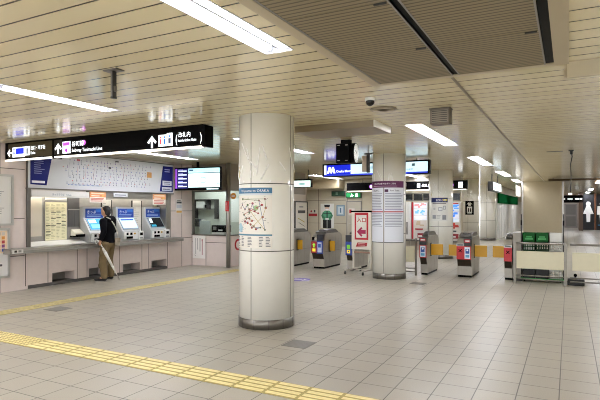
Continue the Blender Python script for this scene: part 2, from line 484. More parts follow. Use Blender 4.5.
for k in range(6): m.box(-.085, .105, -.098, -.095, -.17 + k * .025, -.163 + k * .025, DARK)
m.build('grille', t)
m = MB(); m.box(-.16, .16, -.04, .04, -.006, 0, DARK); tag(m.build('ceiling_slot', None, (-.28, 12.6, H)), 'small dark slot outlet in the ceiling near the hanging cord', 'outlet')
# shallow bulkhead box behind the map column
t = thing('ceiling_box', 'shallow beige box under the ceiling behind the map column', 'ceiling box', (0, 0, H))
m = MB(); m.box(-3.75, -2.47, 6.95, 7.72, -.095, 0, mat('#857860', .35)); m.build('casing', t)  # brown carries the shading of the box side
m = MB(); m.box(-2.47, -2.455, 6.95, 7.72, -.095, 0, mat('#e3e0d6', .3)); m.build('lit_end', t)  # same box, its end coloured pale for the light falling on it
# hanging cord in the corridor
t = thing('hanging_cable', 'thin dark cord hanging from the ceiling before the restroom corridor', 'cable', (.04, 12.5, H))
m = MB(); m.box(-.05, .05, -.03, .03, -.02, 0, DARK); m.box(-.02, .03, -.02, .02, -.09, -.02, DARK); m.build('bracket', t)
m = MB(); m.tube([(.01, 0, -.06), (.02, 0, -.14), (-.01, 0, -.3), (0, 0, -.55), (-.01, 0, -.9)], .009, DARK); m.build('cord', t)
m = MB(); m.box(-.75, 1.1, -.18, .18, -.1, -.03, mat('#4d3f2c', .6, spec=.1)); m.box(-.6, -.56, -.02, .02, -.03, 0, DARK); m.box(.9, .94, -.02, .02, -.03, 0, DARK)
tag(m.build('hanging_duct', None, (0, 23.6, H)), 'flat brown duct hung under the corridor ceiling by the square pillar', 'duct')

# ================================================================== COLUMNS
def strokes(R, m):
    # silver firework strokes read off the nearest column: (degrees from -y towards +x, z) pairs
    S = [(-28, 2.5, -2, 2.2), (18, 2.42, 11, 2.06), (36, 2.2, 20, 2.0), (-48, 2.22, -36, 2.12), (58, 2.24, 73, 2.12), (84, 2.44, 92, 2.26),
         (-2, 2.12, -2, 2.02), (5, 2.1, 5, 2.05), (40, 1.99, 37, 1.93 + .03), (-12, 2.42, -6, 2.28)]
    for rep in range(3):
        for a0, z0, a1, z1 in S:
            a0_, a1_ = math.radians(a0 + rep * 150), math.radians(a1 + rep * 150)
            n = 4; pts = []
            for k in range(n + 1):
                a = a0_ + (a1_ - a0_) * k / n; z = z0 + (z1 - z0) * k / n
                pts.append((R * math.sin(a), -R * math.cos(a), z))
            m.tube(pts, .009, mat('#fbfbf8', .3), 6)
        for a in (-40,):
            aa = math.radians(a + rep * 150)
            m.tube([(R * math.sin(aa), -R * math.cos(aa), 2.18), (R * math.sin(aa), -R * math.cos(aa), 2.0)], .006, mat('#c9b04a', .3, .7), 6)
    return m
def make_column(label, x, y):
    t = thing('round_column', label, 'column', (x, y, 0), 0, 'round tiled columns'); t['kind'] = 'thing'; R = .385
    m = MB(); m.cyl((0, 0, .13), (0, 0, H), R, PILLAR, 72)
    for z in (1.044, 1.945): m.cyl((0, 0, z - .006), (0, 0, z + .006), R + .0015, mat('#57534c', .5), 72)
    for k in range(4):
        a = k * PI / 2 - .02; M = Matrix.Rotation(a, 4, 'Z')
        m.box(-.005, .005, -R - .0015, -R + .01, .13, H, mat('#6c6860', .5), M=M)
    strokes(R, m); m.build('shaft', t)
    m = MB(); m.cyl((0, 0, 0), (0, 0, .13), R + .004, STEEL_D, 72)
    for k in range(12):
        M = Matrix.Rotation(k * PI / 6 + .1, 4, 'Z'); m.box(-.003, .003, -R - .006, -R, 0, .13, DARK, M=M)
    m.build('base_ring', t)
    return t
CX = -3.745
CY = [6.12, 11.63, 17.14, 22.65, 28.16]
LAB = ['round cream column with a railway map wrapped on it', 'round cream column carrying a tall violet headed fare table',
       'round cream column with a navy headed notice, behind the gates', 'round cream column with a black elevator pictogram, behind the red gate',
       'farthest round cream column, bare, before the green fascia']
C1 = make_column(LAB[0], CX, CY[0])
for k in range(1, 5): dup(C1, (CX, CY[k], 0), 0, LAB[k], 'round tiled columns')

# railway map on column one
R = .385
m = MB(); w, z0, z1 = .295, 1.085, 1.89
m.box(-w, w, -.004, 0, z0, z1, mat('#e9e4da', .35))
A = [('r', -w, z1 - .075, w, z1, '#3c7196', 1), ('r', -w, z1 - .1, w, z1 - .075, '#cfd8dc', 1),
     ('t', 'Welcome to OSAKA', -.18, z1 - .058, .05, '#f2f2f2'),
     ('r', -w, 1.25, w, 1.27, '#4e8096', 1)]
rr = random.Random(3)
st = [(-.2, 1.62), (-.16, 1.66), (-.1, 1.6), (-.05, 1.66), (-.02, 1.56), (.03, 1.68), (.06, 1.58), (.1, 1.62), (.16, 1.66), (-.12, 1.53), (-.07, 1.48), (-.02, 1.48), (.02, 1.45),
      (-.1, 1.44), (-.05, 1.42), (0, 1.4), (.05, 1.38), (.08, 1.34), (.14, 1.36), (.02, 1.36), (.17, 1.5), (.21, 1.62), (.2, 1.74), (-.15, 1.74), (.12, 1.72), (.2, 1.33), (-.02, 1.6), (.11, 1.55)]
for a, b in zip(st, st[1:]): A.append(('l', *a, *b, .006, rr.choice(['#a8463f', '#7a8a55', '#8c5b8c', '#b9a25a', '#5c6f8c'])))
for a in st: A.append(('c', *a, rr.choice([.012, .016]), rr.choice(['#8e2f35', '#a33c3c', '#6e2a3a', '#5a6d4a'])))
for k in range(60): x, z = rr.uniform(-.27, .25), rr.uniform(1.3, 1.78); A.append(('r', x, z, x + rr.uniform(.01, .035), z + .005, '#6b6560', 1))
A.append(('p', [(-.27, 1.3), (-.17, 1.29), (-.15, 1.36), (-.2, 1.42), (-.26, 1.4)], '#a9cbd9'))
A.append(('c', .08, 1.62, .035, '#9fbf8a'))
for c0 in (-.28, -.18, -.05, .12, .21): A += lines(c0, c0 + .07, 1.1, 1.24, 7, '#6a6a70', seed=int(c0 * 100))
m.art(A, -.004); m.warp(R)
tag(m.build('railway_map', None, (CX, CY[0], 0), -.03), 'railway route map with blue heading wrapped round the nearest cream column', 'map')

# fare table on column two
m = MB(); w, z0, z1 = .49, .84, 2.25
m.box(-w, w, -.013, 0, z0, z1, mat('#dfe2ea', .35))
A = [('r', -w, z1 - .15, w, z1, '#5a1a4e', 1), ('t', '大阪市内各駅 料金表のご案内', 0, z1 - .075, .04, '#f4eef4', 'CENTER'), ('r', -.3, z1 - .122, .3, z1 - .11, '#a98aa4', 2),
     ('r', -w, z0, w, z0 + .014, '#44464e', 1), ('r', -w, z0, -w + .008, z1, '#8a8c94', 1), ('r', w - .008, z0, w, z1, '#8a8c94', 1), ('r', -w, 1.535, w, 1.56, '#b8404a', 1), ('r', -.012, z0, .012, z1 - .15, '#9b9a94', 2),
     ('r', .02, z1 - .25, .1, z1 - .19, '#4a1846', 1), ('t', 'はじめに', -.3, z1 - .235, .05, '#333'[0:1] + '333333'), ('t', 'Fare Table', .14, z1 - .235, .05, '#333333')]
for i, c0 in enumerate((-.46, .03)):
    A += lines(c0, c0 + .43, 1.58, 1.98, 11, '#8f93a4', (.85, 1), .38, i)
    A += lines(c0, c0 + .43, 1.2, 1.52, 9, '#8f93a4', (.85, 1), .38, i + 5)
m.art(A, -.013); m.warp(R)
tag(m.build('fare_table', None, (CX, CY[1], 0), 0), 'tall printed fare table with violet heading wrapped round the second column', 'notice')
# notices on columns three and four
m = MB(); m.box(-.27, .27, -.013, 0, 1.22, 1.98, mat('#e6e6e2', .35))
A = [('r', -.27, 1.83, .27, 1.98, '#1d2a63', 1), ('t', 'お知らせ', -.1, 1.87, .08, '#f2f2f2'), ('r', .12, 1.87, .25, 1.94, '#c9c34a', 2), ('r', -.22, 1.78, .22, 1.8, '#55585f', 1),
     ('r', -.02, 1.55, .1, 1.67, '#8c8f96', 1), ('r', -.005, 1.57, .085, 1.655, '#e0e2e4', 2), ('r', .12, 1.6, .2, 1.72, '#8c8f96', 1), ('r', .135, 1.615, .185, 1.7, '#e0e2e4', 2),
     ('c', -.15, 1.62, .04, '#c9cacb'), ('r', -.22, 1.3, -.1, 1.42, '#9d9fa4', 1), ('r', .1, 1.27, .22, 1.42, '#8f9197', 1)] + lines(-.08, .06, 1.3, 1.42, 3, '#9d9fa4')
m.art(A, -.013); m.warp(R)
tag(m.build('column_notice', None, (CX, CY[2], 0), .06), 'white notice with navy heading on the column behind the gates', 'notice')
m = MB(); m.box(-.17, .17, -.013, 0, 1.38, 1.96, BLACK)
m.art([('r', -.1, 1.46, .1, 1.72, '#e8e8e6', 1), ('c', -.04, 1.64, .02, '#1a1a1a'), ('r', -.06, 1.5, -.02, 1.62, '#1a1a1a', 2), ('c', .04, 1.64, .02, '#1a1a1a'), ('r', .02, 1.5, .06, 1.62, '#1a1a1a', 2),
       ('p', [(-.11, 1.82), (-.01, 1.92), (-.01, 1.86), (.01, 1.86), (.01, 1.92), (.11, 1.82), (.05, 1.82), (.05, 1.76), (-.05, 1.76), (-.05, 1.82)], '#e8e8e6'),
       ('r', -.09, 1.41, .09, 1.43, '#e8e8e6', 1)], -.013); m.warp(R)
tag(m.build('elevator_sign', None, (CX, CY[3], 0), .15), 'black elevator pictogram sign wrapped on the fourth column', 'sign')

# square pillar
t = thing('square_pillar', 'broad beige square pillar behind the green crates', 'pillar', (-1.08, 25.9, 0)); t['kind'] = 'thing'
m = MB(); m.box(-.84, .84, 0, 1.3, 0, H, mat('#a79b80', .45, mottle=.02), bev=.01); m.build('body', t)
for s in (-1, 1):
    m = MB(); m.box(s * .8, s * .87, -.03, .08, 0, 2.86, STEEL); m.build('corner_guard', t)

# ================================================================== LEFT WALL THINGS
def wall_thing(name, label, cat, y, z, x=X): return thing(name, label, cat, (x, y, z), WALLROT)
# posters at the picture's left border
t = wall_thing('framed_poster', 'silver framed white bulletin on the pink wall, upper of two', 'poster', 5.6, 1.32)
m = MB(); m.box(-.62, .62, -.02, 0, 0, .93, mat('#dcdad6', .4)); m.art(lines(-.55, .5, .08, .85, 22, '#a3a19f', (.6, 1), .4, 4), -.02); m.build('sheet', t)
m = MB()
for a in ((-.65, -.61, 0, .93), (.61, .65, 0, .93), (-.65, .65, -.03, .01), (-.65, .65, .92, .96)): m.box(a[0], a[1], -.04, 0, a[2], a[3], ALU)
m.build('frame', t)
t = wall_thing('framed_poster', 'framed poster of coloured squares under the white bulletin on the pink wall', 'poster', 5.53, .31)
m = MB(); m.box(-.62, .62, -.02, 0, 0, .9, mat('#e4e2e0', .4))
A = [('r', -.6, .45, .6, .88, '#e9cfae', 1)]
for i in range(13):
    for j in range(5): A.append(('r', -.56 + i * .0875, .48 + j * .078, -.5 + i * .0875, .54 + j * .078, ['#b33a3f', '#3d4f9e', '#d08a3c', '#7a3f7a', '#c9c2bb'][(i * 3 + j * 2) % 5], 2))
A += lines(-.55, .5, .05, .4, 9, '#8a8684', (.5, 1), .4, 9) + [('r', -.55, .2, .5, .24, '#55474f', 2)]
m.art(A, -.02); m.build('sheet', t)
m = MB()
for a in ((-.65, -.61, 0, .9), (.61, .65, 0, .9), (-.65, .65, -.03, .01), (-.65, .65, .89, .93)): m.box(a[0], a[1], -.04, 0, a[2], a[3], ALU)
m.build('frame', t)

# counter
APRON = mat('#8e8b85', .4, .4, mottle=.05)
t = thing('ticket_counter', 'long grey metal counter ledge in front of the ticket machines', 'counter', (X, 0, 0))
m = MB(); m.box(-.3, .28, 6.57, 10.55, .79, .84, STEEL, bev=.006); m.box(.0, .28, 6.22, 6.57, .79, .84, STEEL); m.box(.07, .28, 6.04, 6.22, .79, .84, STEEL); m.box(.0, .28, 10.55, 10.95, .79, .84, STEEL); m.build('ledge', t)
m = MB(); m.box(.25, .285, 6.04, 10.95, .74, .8, APRON, bev=.004); m.box(.07, .28, 6.02, 6.04, .74, .84, APRON); m.build('apron', t)
m = MB(); m.box(.284, .292, 6.06, 6.28, .755, .83, mat('#d3d1cc', .4)); m.box(.29, .294, 6.1, 6.15, .775, .815, DARK); m.box(.29, .294, 6.18, 6.24, .775, .815, GREY); m.build('label_plate', t)
m = MB(); m.prism([(-.3, .84), (-.3, .925), (-.02, .855), (-.02, .84)], 6.62, 8.02, mat('#efeeea', .4), 'y'); tag(m.build('sloped_shelf', None, (X, 0, 0)), 'pale sloped shelf on the counter beneath the cream timetable board', 'shelf')

t = thing('recess_lamp', 'slim lamp tucked behind the lintel lighting the ticket machines', 'lamp', (X - .17, 8.6, 1.99))
m = MB(); m.box(-.06, .06, -1.9, 1.9, 0, .03, mat('#d9d6cf')); m.build('housing', t)
m = MB(); m.cyl((0, -1.85, -.012), (0, 1.85, -.012), .012, mat('#fff8ee', .4, 0, 18.), 10); m.build('tube', t)
# things on the back of the recess
XB = X - .33
m = MB(); m.box(-.22, .22, -.02, 0, 0, .85, mat('#d6cebd', .45)); tag(m.build('beige_board', None, (XB, 6.88, 1.03), WALLROT), 'plain beige panel at the start of the machine recess', 'panel')
t = wall_thing('timetable_board', 'cream timetable board full of small columns beside the first machine', 'board', 7.44, .93, XB)
m = MB(); m.box(-.27, .27, -.03, 0, 0, .83, mat('#f0eac6', .4)); A = []
for c in range(4):
    x = -.25 + c * .128
    A += lines(x, x + .1, .03, .8, 24, '#b9b48c', (.4, 1), .3, c)
    for q in range(3): z = .06 + rr.random() * .68; A.append(('r', x, z, x + .11, z + .016, '#4a4a3a', 2))
m.art(A, -.03); m.build('sheet', t)
m = MB()
for a in ((-.28, -.268, 0, .83), (.268, .28, 0, .83), (-.28, .28, -.012, .0), (-.28, .28, .83, .842)): m.box(a[0], a[1], -.035, 0, a[2], a[3], GREY)
m.build('frame', t)
m = MB(); m.box(-.27, .27, -.02, 0, 0, .08, mat('#b9b8b4', .4)); tag(m.build('header_plate', None, (XB, 7.44, 1.8), WALLROT), 'narrow pale plate just over the cream timetable board', 'plate')
t = wall_thing('service_panel', 'grey steel service door panel between the timetable board and first machine', 'panel', 7.89, 1.2, XB)
m = MB(); m.box(-.155, .155, -.025, 0, 0, .7, mat('#7d7c7a', .4, .4)); m.build('body', t)
for a, b, z0_, z1_ in ((-.145, -.01, .02, .38), (.01, .145, .02, .38), (-.145, .145, .42, .68)):
    m = MB(); m.box(a, b, -.035, -.025, z0_, z1_, mat('#6b6a69', .35, .5)); m.build('door', t)
m = MB(); m.box(-.15, .15, -.04, -.025, .39, .41, ALU); m.build('rail', t)
t = wall_thing('leaflet_tray', 'black tray of pale leaflets hanging beside the first ticket machine', 'tray', 7.93, .98, XB)
m = MB(); m.box(-.12, .12, -.2, 0, 0, .03, BLACK); m.box(-.12, .12, -.21, -.19, 0, .06, BLACK); m.build('holder', t)
m = MB(); m.prism([(-.18, .03), (-.02, .03), (-.02, .17), (-.05, .17), (-.18, .08)], -.115, .115, mat('#e7e3d2', .5)); m.build('leaflets', t)

def make_machine():
    t = thing('ticket_machine', 'x', 'ticket machine', (XB, 8.37, .84), WALLROT, 'ticket machines')
    sil = mat('#c3c4c4', .35, .3); pale = mat('#d9dad8', .35)
    m = MB()
    m.prism([(-.035, 0), (-.34, 0), (-.36, .22), (-.335, .25), (-.13, .56), (-.13, .82), (-.035, .82)], -.31, .27, sil); m.build('body', t)
    m = MB(); m.box(-.25, .25, -.142, -.13, .56, .78, mat('#16459f', .35)); m.text('きっぷ', .085, mat('#eef2f8'), -.22, -.144, .67)
    m.box(.03, .22, -.145, -.142, .7, .765, mat('#2f6fc4', .4))
    m.art(lines(-.22, .2, .58, .65, 2, '#9db4dc', (.7, 1), .4), -.142); m.build('header_panel', t)
    return t
MACH = []
def screen_on(t, base, extra, sx):
    """sloping touch screen: built on the slope between (-.335,.25) and (-.13,.56)"""
    sl = math.atan2(.31, .205); ln = math.hypot(.31, .205)
    M = Matrix.Translation((0, -.335, .25)) @ Matrix.Rotation(-(PI / 2 - sl), 4, 'X')
    m = MB(); m.box(-.26, .24, -.016, .0, .02, ln - .02, mat('#9fb0bb', .3), M=M); fr_ = m.build('screen_bezel', t)
    m = MB(); m.box(-.24, .22, -.022, -.016, .05, ln - .04, base, M=M)
    for (x0, z0, x1, z1, c) in extra: m.box(x0, x1, -.026, -.022, z0, z1, c, M=M)
    m.build('screen', fr_)
def front_on(t):
    m = MB(); m.box(-.27, .16, -.372, -.345, .025, .205, mat('#e3e3e0', .35)); f = m.build('coin_panel', t)
    m = MB()
    for x0, x1, z0, z1 in ((-.2, -.14, .13, .19), (-.08, -.01, .13, .19), (-.2, .0, .04, .095)): m.box(x0, x1, -.378, -.37, z0, z1, BLACK)
    m.box(.04, .1, -.377, -.37, .14, .18, mat('#b08a3c', .4)); m.build('slot', f)
    m = MB(); m.box(.17, .33, -.42, -.18, .0, .22, pale_, bev=.01); u = m.build('bill_unit', t)
    m = MB(); m.box(.2, .29, -.426, -.418, .11, .18, BLACK); m.box(.19, .3, -.424, -.418, .03, .06, mat('#8a8c8e', .4)); m.build('bill_slot', u)
pale_ = mat('#e4e4e1', .35)
SCR = [('first ticket machine, cyan screen lit, with the man standing at it', lit('#3a93c4', .8), [(-.22, .22, -.02, .31, lit('#dfeffa', 1.)), (-.2, .08, .16, .18, lit('#7ad0e8', .9))]),
       ('middle ticket machine, pale blue lit screen, just past the man', lit('#c2d8f4', .75), [(-.22, .27, .19, .31, lit('#23479c', .9)), (-.2, .1, .16, .22, lit('#eef4fb', .8))]),
       ('last ticket machine, mostly dark screen, beside the recess end', lit('#101418', .2), [(-.22, .18, -.12, .31, lit('#dfeaf2', .9)), (-.22, .06, -.05, .12, lit('#3aa0c0', .7))])]
for k, yc in enumerate((8.37, 9.33, 10.28)):
    t = make_machine(); t.location.y = yc; t['label'] = SCR[k][0]
    screen_on(t, SCR[k][1], SCR[k][2], 0); front_on(t)
# white fare boards between the machines
def slim_board(y, w, z0, h, label, seed):
    t = wall_thing('fare_board', label, 'board', y, z0, XB)
    m = MB(); m.box(-w / 2, w / 2, -.02, 0, 0, h, mat('#e6e4dc', .4)); m.art(lines(-w * .35, w * .35, .08, h - .06, 14, '#b4b2aa', (.3, 1), .3, seed), -.02); m.build('sheet', t)
    m = MB()
    for s in (-1, 1): m.box(s * w / 2 - .01, s * w / 2 + .01, -.03, 0, 0, h, DARK)
    m.box(-w / 2, w / 2, -.03, 0, -.015, .01, DARK); m.build('frame', t)
slim_board(8.83, .3, .95, .88, 'slim white fare board between the man and the middle machine', 1)
slim_board(9.81, .32, .95, .88, 'slim white fare board between middle and last ticket machines', 2)
m = MB(); m.box(-.05, .05, -.02, 0, 0, .95, CREAM); tag(m.build('cream_strip', None, (XB, 10.49, 1.0), WALLROT), 'cream strip panel just behind the last ticket machine', 'panel')
# lintel strip, hanging sheets
t = wall_thing('lintel_strip', 'brushed metal strip with small lettering above the timetable board', 'header', 7.33, 1.86)
m = MB(); m.box(-.7, .7, -.03, .1, 0, .13, mat('#e6e5e2', .4)); m.build('panel', t)
m = MB(); m.text('きっぷうりば  Tickets', .05, mat('#6e7f94'), 0, -.0315, .04, 'CENTER'); m.build('lettering', t)
m = MB(); m.box(-1.27, 1.27, -.02, .1, 0, .16, mat('#8d8880', .35, .5)); tag(m.build('lintel_strip', None, (X, 9.33, 1.86), WALLROT), 'dark metal lintel above the ticket machines with hanging paper notices', 'header')
def sheet(y, w, z0, h, label, orange=True, x=X + .03):
    m = MB(); m.box(-w / 2, w / 2, -.006, 0, 0, h, mat('#f0e6dc' if orange else '#e9e9ee', .5)); A = []
    if orange:
        A = [('r', -w / 2, h * .5, w / 2, h, '#e6a06c', 1), ('r', -w * .4, h * .78, w * .4, h * .9, '#f4dcc0', 2), ('c', w * .3, h * .62, h * .1, '#f0c060'), ('r', -w * .4, h * .58, w * .1, h * .66, '#f6e8d8', 2)] + lines(-w * .4, w * .4, .02, h * .45, 3, '#c8645a', (.7, 1), .5)
    else: A = lines(-w * .4, w * .4, .02, h - .02, 1, '#7f8494', (.8, 1), .4)
    m.art(A, -.006); tag(m.build('paper_notice', None, (x, y, z0), WALLROT), label, 'notice', 'paper notices above the machines')
sheet(8.27, .46, 1.76, .25, 'orange and white paper notice hanging above the first ticket machine')
sheet(10.27, .48, 1.72, .29, 'orange and white paper notice hanging above the last ticket machine')
sheet(8.95, .44, 1.9, .1, 'narrow white paper strip on the lintel between the two orange notices', False)
# route map board
t = wall_thing('route_map_board', 'wide white fare map board with navy end blocks above the machines', 'map board', 8.67, 2.04)
m = MB(); m.box(-2.12, 2.12, -.05, 0, 0, .77, mat('#cfd0d3', .45, spec=.2)); m.build('board', t)
m = MB(); r5 = random.Random(5); A = []
for row, z in enumerate((.64, .56, .48, .4, .33, .26, .19, .13)):
    x = -1.35 + r5.random() * .3; x1 = 1.1 if row % 2 else 1.25
    A.append(('l', x, z, x1, z + r5.uniform(-.02, .02), .004, '#c0c3ca'))
    while x < x1:
        A.append(('r', x, z - .012, x + .018, z + .012, r5.choice(['#b9414b', '#7b5ea0', '#4c6aa8', '#5b6673', '#5b6673']), 2))
        if r5.random() < .5: A.append(('r', x + .004, z + .02, x + .012, z + .05, '#70757f', 1))
        x += r5.choice([.09, .11, .15])
for k in range(10): x = -1.2 + k * .22; A.append(('l', x, .2 + r5.random() * .1, x + .03, .5 + r5.random() * .1, .005, r5.choice(['#c58a8f', '#a0a5b0'])))
A += [('r', -.98, .63, -.9, .67, '#b02a33', 2), ('r', -.1, .52, -.03, .56, '#20222c', 2), ('r', .1, .69, .2, .72, '#20222c', 2), ('r', -1.38, .66, -1.31, .7, '#20295c', 2),
      ('r', 1.14, .38, 1.3, .52, '#c98f4a', 2)]
for k in range(26): A.append(('r', -1.2 + k * .035, .09, -1.185 + k * .035, .115, '#6a86b8', 1))
m.art(A, -.05); m.build('route_lines', t)
m = MB(); m.prism([(-2.08, .07), (-1.72, .06), (-1.57, .76), (-2.08, .76)], -.054, -.05, mat('#171d68', .5, spec=.15), 'y')
m.art(lines(-2.0, -1.72, .28, .7, 10, '#8088b8', (.5, .9), .35, 3) + [('r', -2.05, .1, -1.76, .15, '#e8e8ee', 1)], -.054)
m.text('きっぷのお求め', .045, WHITE, -2.03, -.057, .69); m.build('heading_block', t)
m = MB(); m.prism([(1.6, .04), (2.1, .04), (2.1, .72), (1.72, .72)], -.054, -.05, mat('#171d68', .5, spec=.15), 'y')
m.art([('r', 1.68, .06, 2.05, .16, '#d9dbe6', 1), ('r', 1.7, .2, 2.05, .33, '#d9dbe6', 1)] + lines(1.78, 2.0, .55, .66, 2, '#aab0d0') + lines(1.72, 2.0, .07, .14, 1, '#444a70', (.9, 1)) + lines(1.74, 2.0, .22, .31, 2, '#444a70', (.9, 1)), -.054); m.build('legend_block', t)
m = MB(); m.box(-2.15, 2.15, -.055, 0, -.025, 0, STEEL_D); m.box(-2.15, 2.15, -.055, 0, .77, .79, STEEL_D); m.build('frame', t)
# small notice on the wall past the recess
m = MB(); m.box(-.13, .13, -.008, 0, 0, .4, mat('#e2e0dc', .5))
m.art([('r', -.1, .28, .1, .33, '#3a3c44', 1), ('r', -.11, .02, .11, .08, '#d9aa55', 1), ('r', -.1, .15, .1, .24, '#c7c9d2', 1), ('r', -.08, .35, .06, .37, '#777777', 1)], -.008)
tag(m.build('wall_notice', None, (X, 11.08, 1.49), WALLROT), 'small white notice with orange foot on the pink wall past the machines', 'notice')

# ================================================================== HANGING BLACK SIGN (spans the concourse)
t = thing('hanging_sign', 'long black direction sign hung across the concourse by the machines', 'sign', (0, 6.1, H))
m = MB(); m.box(-9.64, -8.26, 0, .17, -.325, 0, mat('#3a3317', .3)); m.box(-9.64, -8.26, -.002, 0, -.325, -.3, BLACK); m.box(-9.64, -8.26, -.002, 0, -.03, 0, BLACK); m.box(-9.64, -9.55, -.002, 0, -.3, -.03, BLACK)
m.box(-8.22, -4.86, 0, .17, -.325, 0, BLACK); m.box(-8.22, -8.0, -.001, 0, -.3, -.03, mat('#17150e', .3)); m.build('case', t)
m = MB(); m.box(-4.86, -4.8, -.012, .19, -.34, -.015, BLACK); m.build('end_cap', t)
m = MB(); m.box(-8.26, -8.22, -.006, .17, -.36, 0, BLACK); m.box(-8.25, -8.23, .0, .05, -.02, 0, ALU); m.build('joint_bracket', t)
m = MB()
for a, b in ((-9.63, -8.28), (-8.2, -4.87)): m.box(a, b, -.004, .05, -.352, -.322, lit('#fff8ea', 2.2))
m.build('light_strip', t)
def arrow_up(m, x, z, s, c, y=-.004): m.art([('p', [(x - .5 * s, z + .0 * s), (x, z + .5 * s), (x + .5 * s, z), (x + .36 * s, z - .14 * s), (x + .1 * s, z + .14 * s), (x + .1 * s, z - .5 * s), (x - .1 * s, z - .5 * s), (x - .1 * s, z + .14 * s), (x - .36 * s, z - .14 * s)], c)], y)
def arrow_left(m, x, z, s, c, y=-.004): m.art([('p', [(x - .5 * s, z), (x, z + .5 * s), (x + .14 * s, z + .36 * s), (x - .14 * s, z + .1 * s), (x + .5 * s, z + .1 * s), (x + .5 * s, z - .1 * s), (x - .14 * s, z - .1 * s), (x + .14 * s, z - .36 * s), (x, z - .5 * s)], c)], y)
LW = lit('#f4fbff', 1.6)
m = MB(); arrow_left(m, -9.5, -.2, .14, LW); m.build('arrow', t)
for ax, az, as_ in ((-8.1, -.19, .19), (-5.86, -.21, .19)):
    m = MB(); arrow_up(m, ax, az, as_, LW); m.build('arrow', t)
m = MB()
m.box(-9.41, -9.05, -.006, 0, -.285, -.1, LW); m.box(-9.31, -9.07, -.008, -.006, -.23, -.12, lit('#2030d0', 1.2)); m.box(-9.39, -9.32, -.008, -.006, -.23, -.12, lit('#8a94e8', 1.2)); m.cyl((-9.355, -.008, -.17), (-9.355, -.01, -.17), .022, LW, 12)
m.build('pictogram', t); m = MB(); m.box(-9.04, -8.9, -.006, 0, -.265, -.1, LW); m.box(-8.99, -8.95, -.008, -.006, -.24, -.13, lit('#444a55', .6))
m.build('pictogram', t); m = MB(); m.box(-7.98, -7.78, -.006, 0, -.285, -.075, LW); m.box(-7.96, -7.8, -.008, -.006, -.15, -.09, lit('#b45ac0', 1.)); m.cyl((-7.88, -.006, -.23), (-7.88, -.008, -.23), .035, lit('#a83cb8', 1.), 16)
m.box(-7.965, -7.955, -.008, -.006, -.28, -.08, lit('#b45ac0', 1.)); m.box(-7.805, -7.795, -.008, -.006, -.28, -.08, lit('#b45ac0', 1.)); m.box(-7.93, -7.83, -.009, -.007, -.18, -.15, LW)
m.build('pictogram', t); m = MB(); m.cyl((-7.43, -.003, -.12), (-7.43, -.006, -.12), .045, lit('#c05ac8', 1.1), 16); m.build('line_symbol', t); m = MB()
m.box(-5.72, -5.56, -.006, 0, -.29, -.11, LW)
for x in (-5.68, -5.6):
    c = lit('#c04050', 1.) if x < -5.65 else lit('#2a6ab8', 1.)
    m.cyl((x, -.006, -.15), (x, -.008, -.15), .018, c, 10); m.box(x - .018, x + .018, -.008, -.006, -.26, -.175, c)
m.build('pictogram', t); m = MB(); m.box(-5.55, -5.44, -.006, 0, -.29, -.09, LW); m.cyl((-5.5, -.006, -.14), (-5.5, -.008, -.14), .018, lit('#2a6ab8', 1.), 10); m.box(-5.52, -5.47, -.008, -.006, -.25, -.17, lit('#48506a', .8)); m.build('pictogram', t)
m = MB()
m.text('出口・地下街', .082, LW, -8.87, -.005, -.165, sx=.85); m.text('Exits', .07, LW, -8.87, -.005, -.25)
m.text('谷町線', .105, LW, -7.74, -.005, -.165); m.text('T', .06, LW, -7.43, -.008, -.142, 'CENTER'); m.text('Subway Tanimachi Line', .085, LW, -7.74, -.005, -.27, sx=.95)
m.text('(', .18, LW, -5.38, -.005, -.25, sx=.7); m.text('改札内', .085, LW, -5.32, -.005, -.165, sx=.95); m.text('Inside ticket Gate', .06, LW, -5.33, -.005, -.24, sx=.84); m.text(')', .18, LW, -4.9, -.005, -.25, sx=.7)
m.build('lettering', t)

# information screen over the office corner
t = thing('information_screen', 'wide lit information screen hung over the office corner, violet list at side', 'screen', (-8.86, 10.9, 2.12), .1)
m = MB(); m.box(-.72, .72, 0, .08, 0, .62, BLACK, bev=.005); m.build('case', t)
m = MB(); m.box(-.7, -.64, -.004, 0, .05, .59, lit('#8a48b8', .9)); m.box(-.64, -.3, -.004, 0, .05, .59, lit('#1c1f5c', .6)); A = []
for k in range(5): z = .09 + k * .105; m.box(-.6, -.33, -.007, -.004, z, z + .03, lit('#dfe4fa', 1.)); m.box(-.6, -.45, -.007, -.004, z + .04, z + .055, lit('#a0a8d8', .9))
m.build('list_panel', t)
m = MB(); m.box(-.28, .7, -.004, 0, .47, .59, lit('#b4e2e8', .9)); m.box(-.28, .7, -.004, 0, .075, .455, lit('#daf4f5', .92)); g_ = lit('#6fa4aa', .7)
r8 = random.Random(8)
for k in range(34): x, z = r8.uniform(-.22, .62), r8.uniform(.1, .42); m.box(x, x + r8.uniform(.02, .08), -.006, -.004, z, z + .008, g_)
m.box(.12, .26, -.0065, -.004, .2, .34, g_); m.box(.14, .24, -.0075, -.0065, .215, .325, lit('#daf4f5', .92)); m.box(-.25, -.12, -.006, -.004, .52, .56, lit('#3a5a78', .7))
m.box(.3, .66, -.005, 0, .015, .05, lit('#bfe6ea', .9)); m.build('screen', t)
m = MB(); m.box(-.03, .03, .02, .06, .62, H - 2.12, BLACK); m.build('hanger', t)

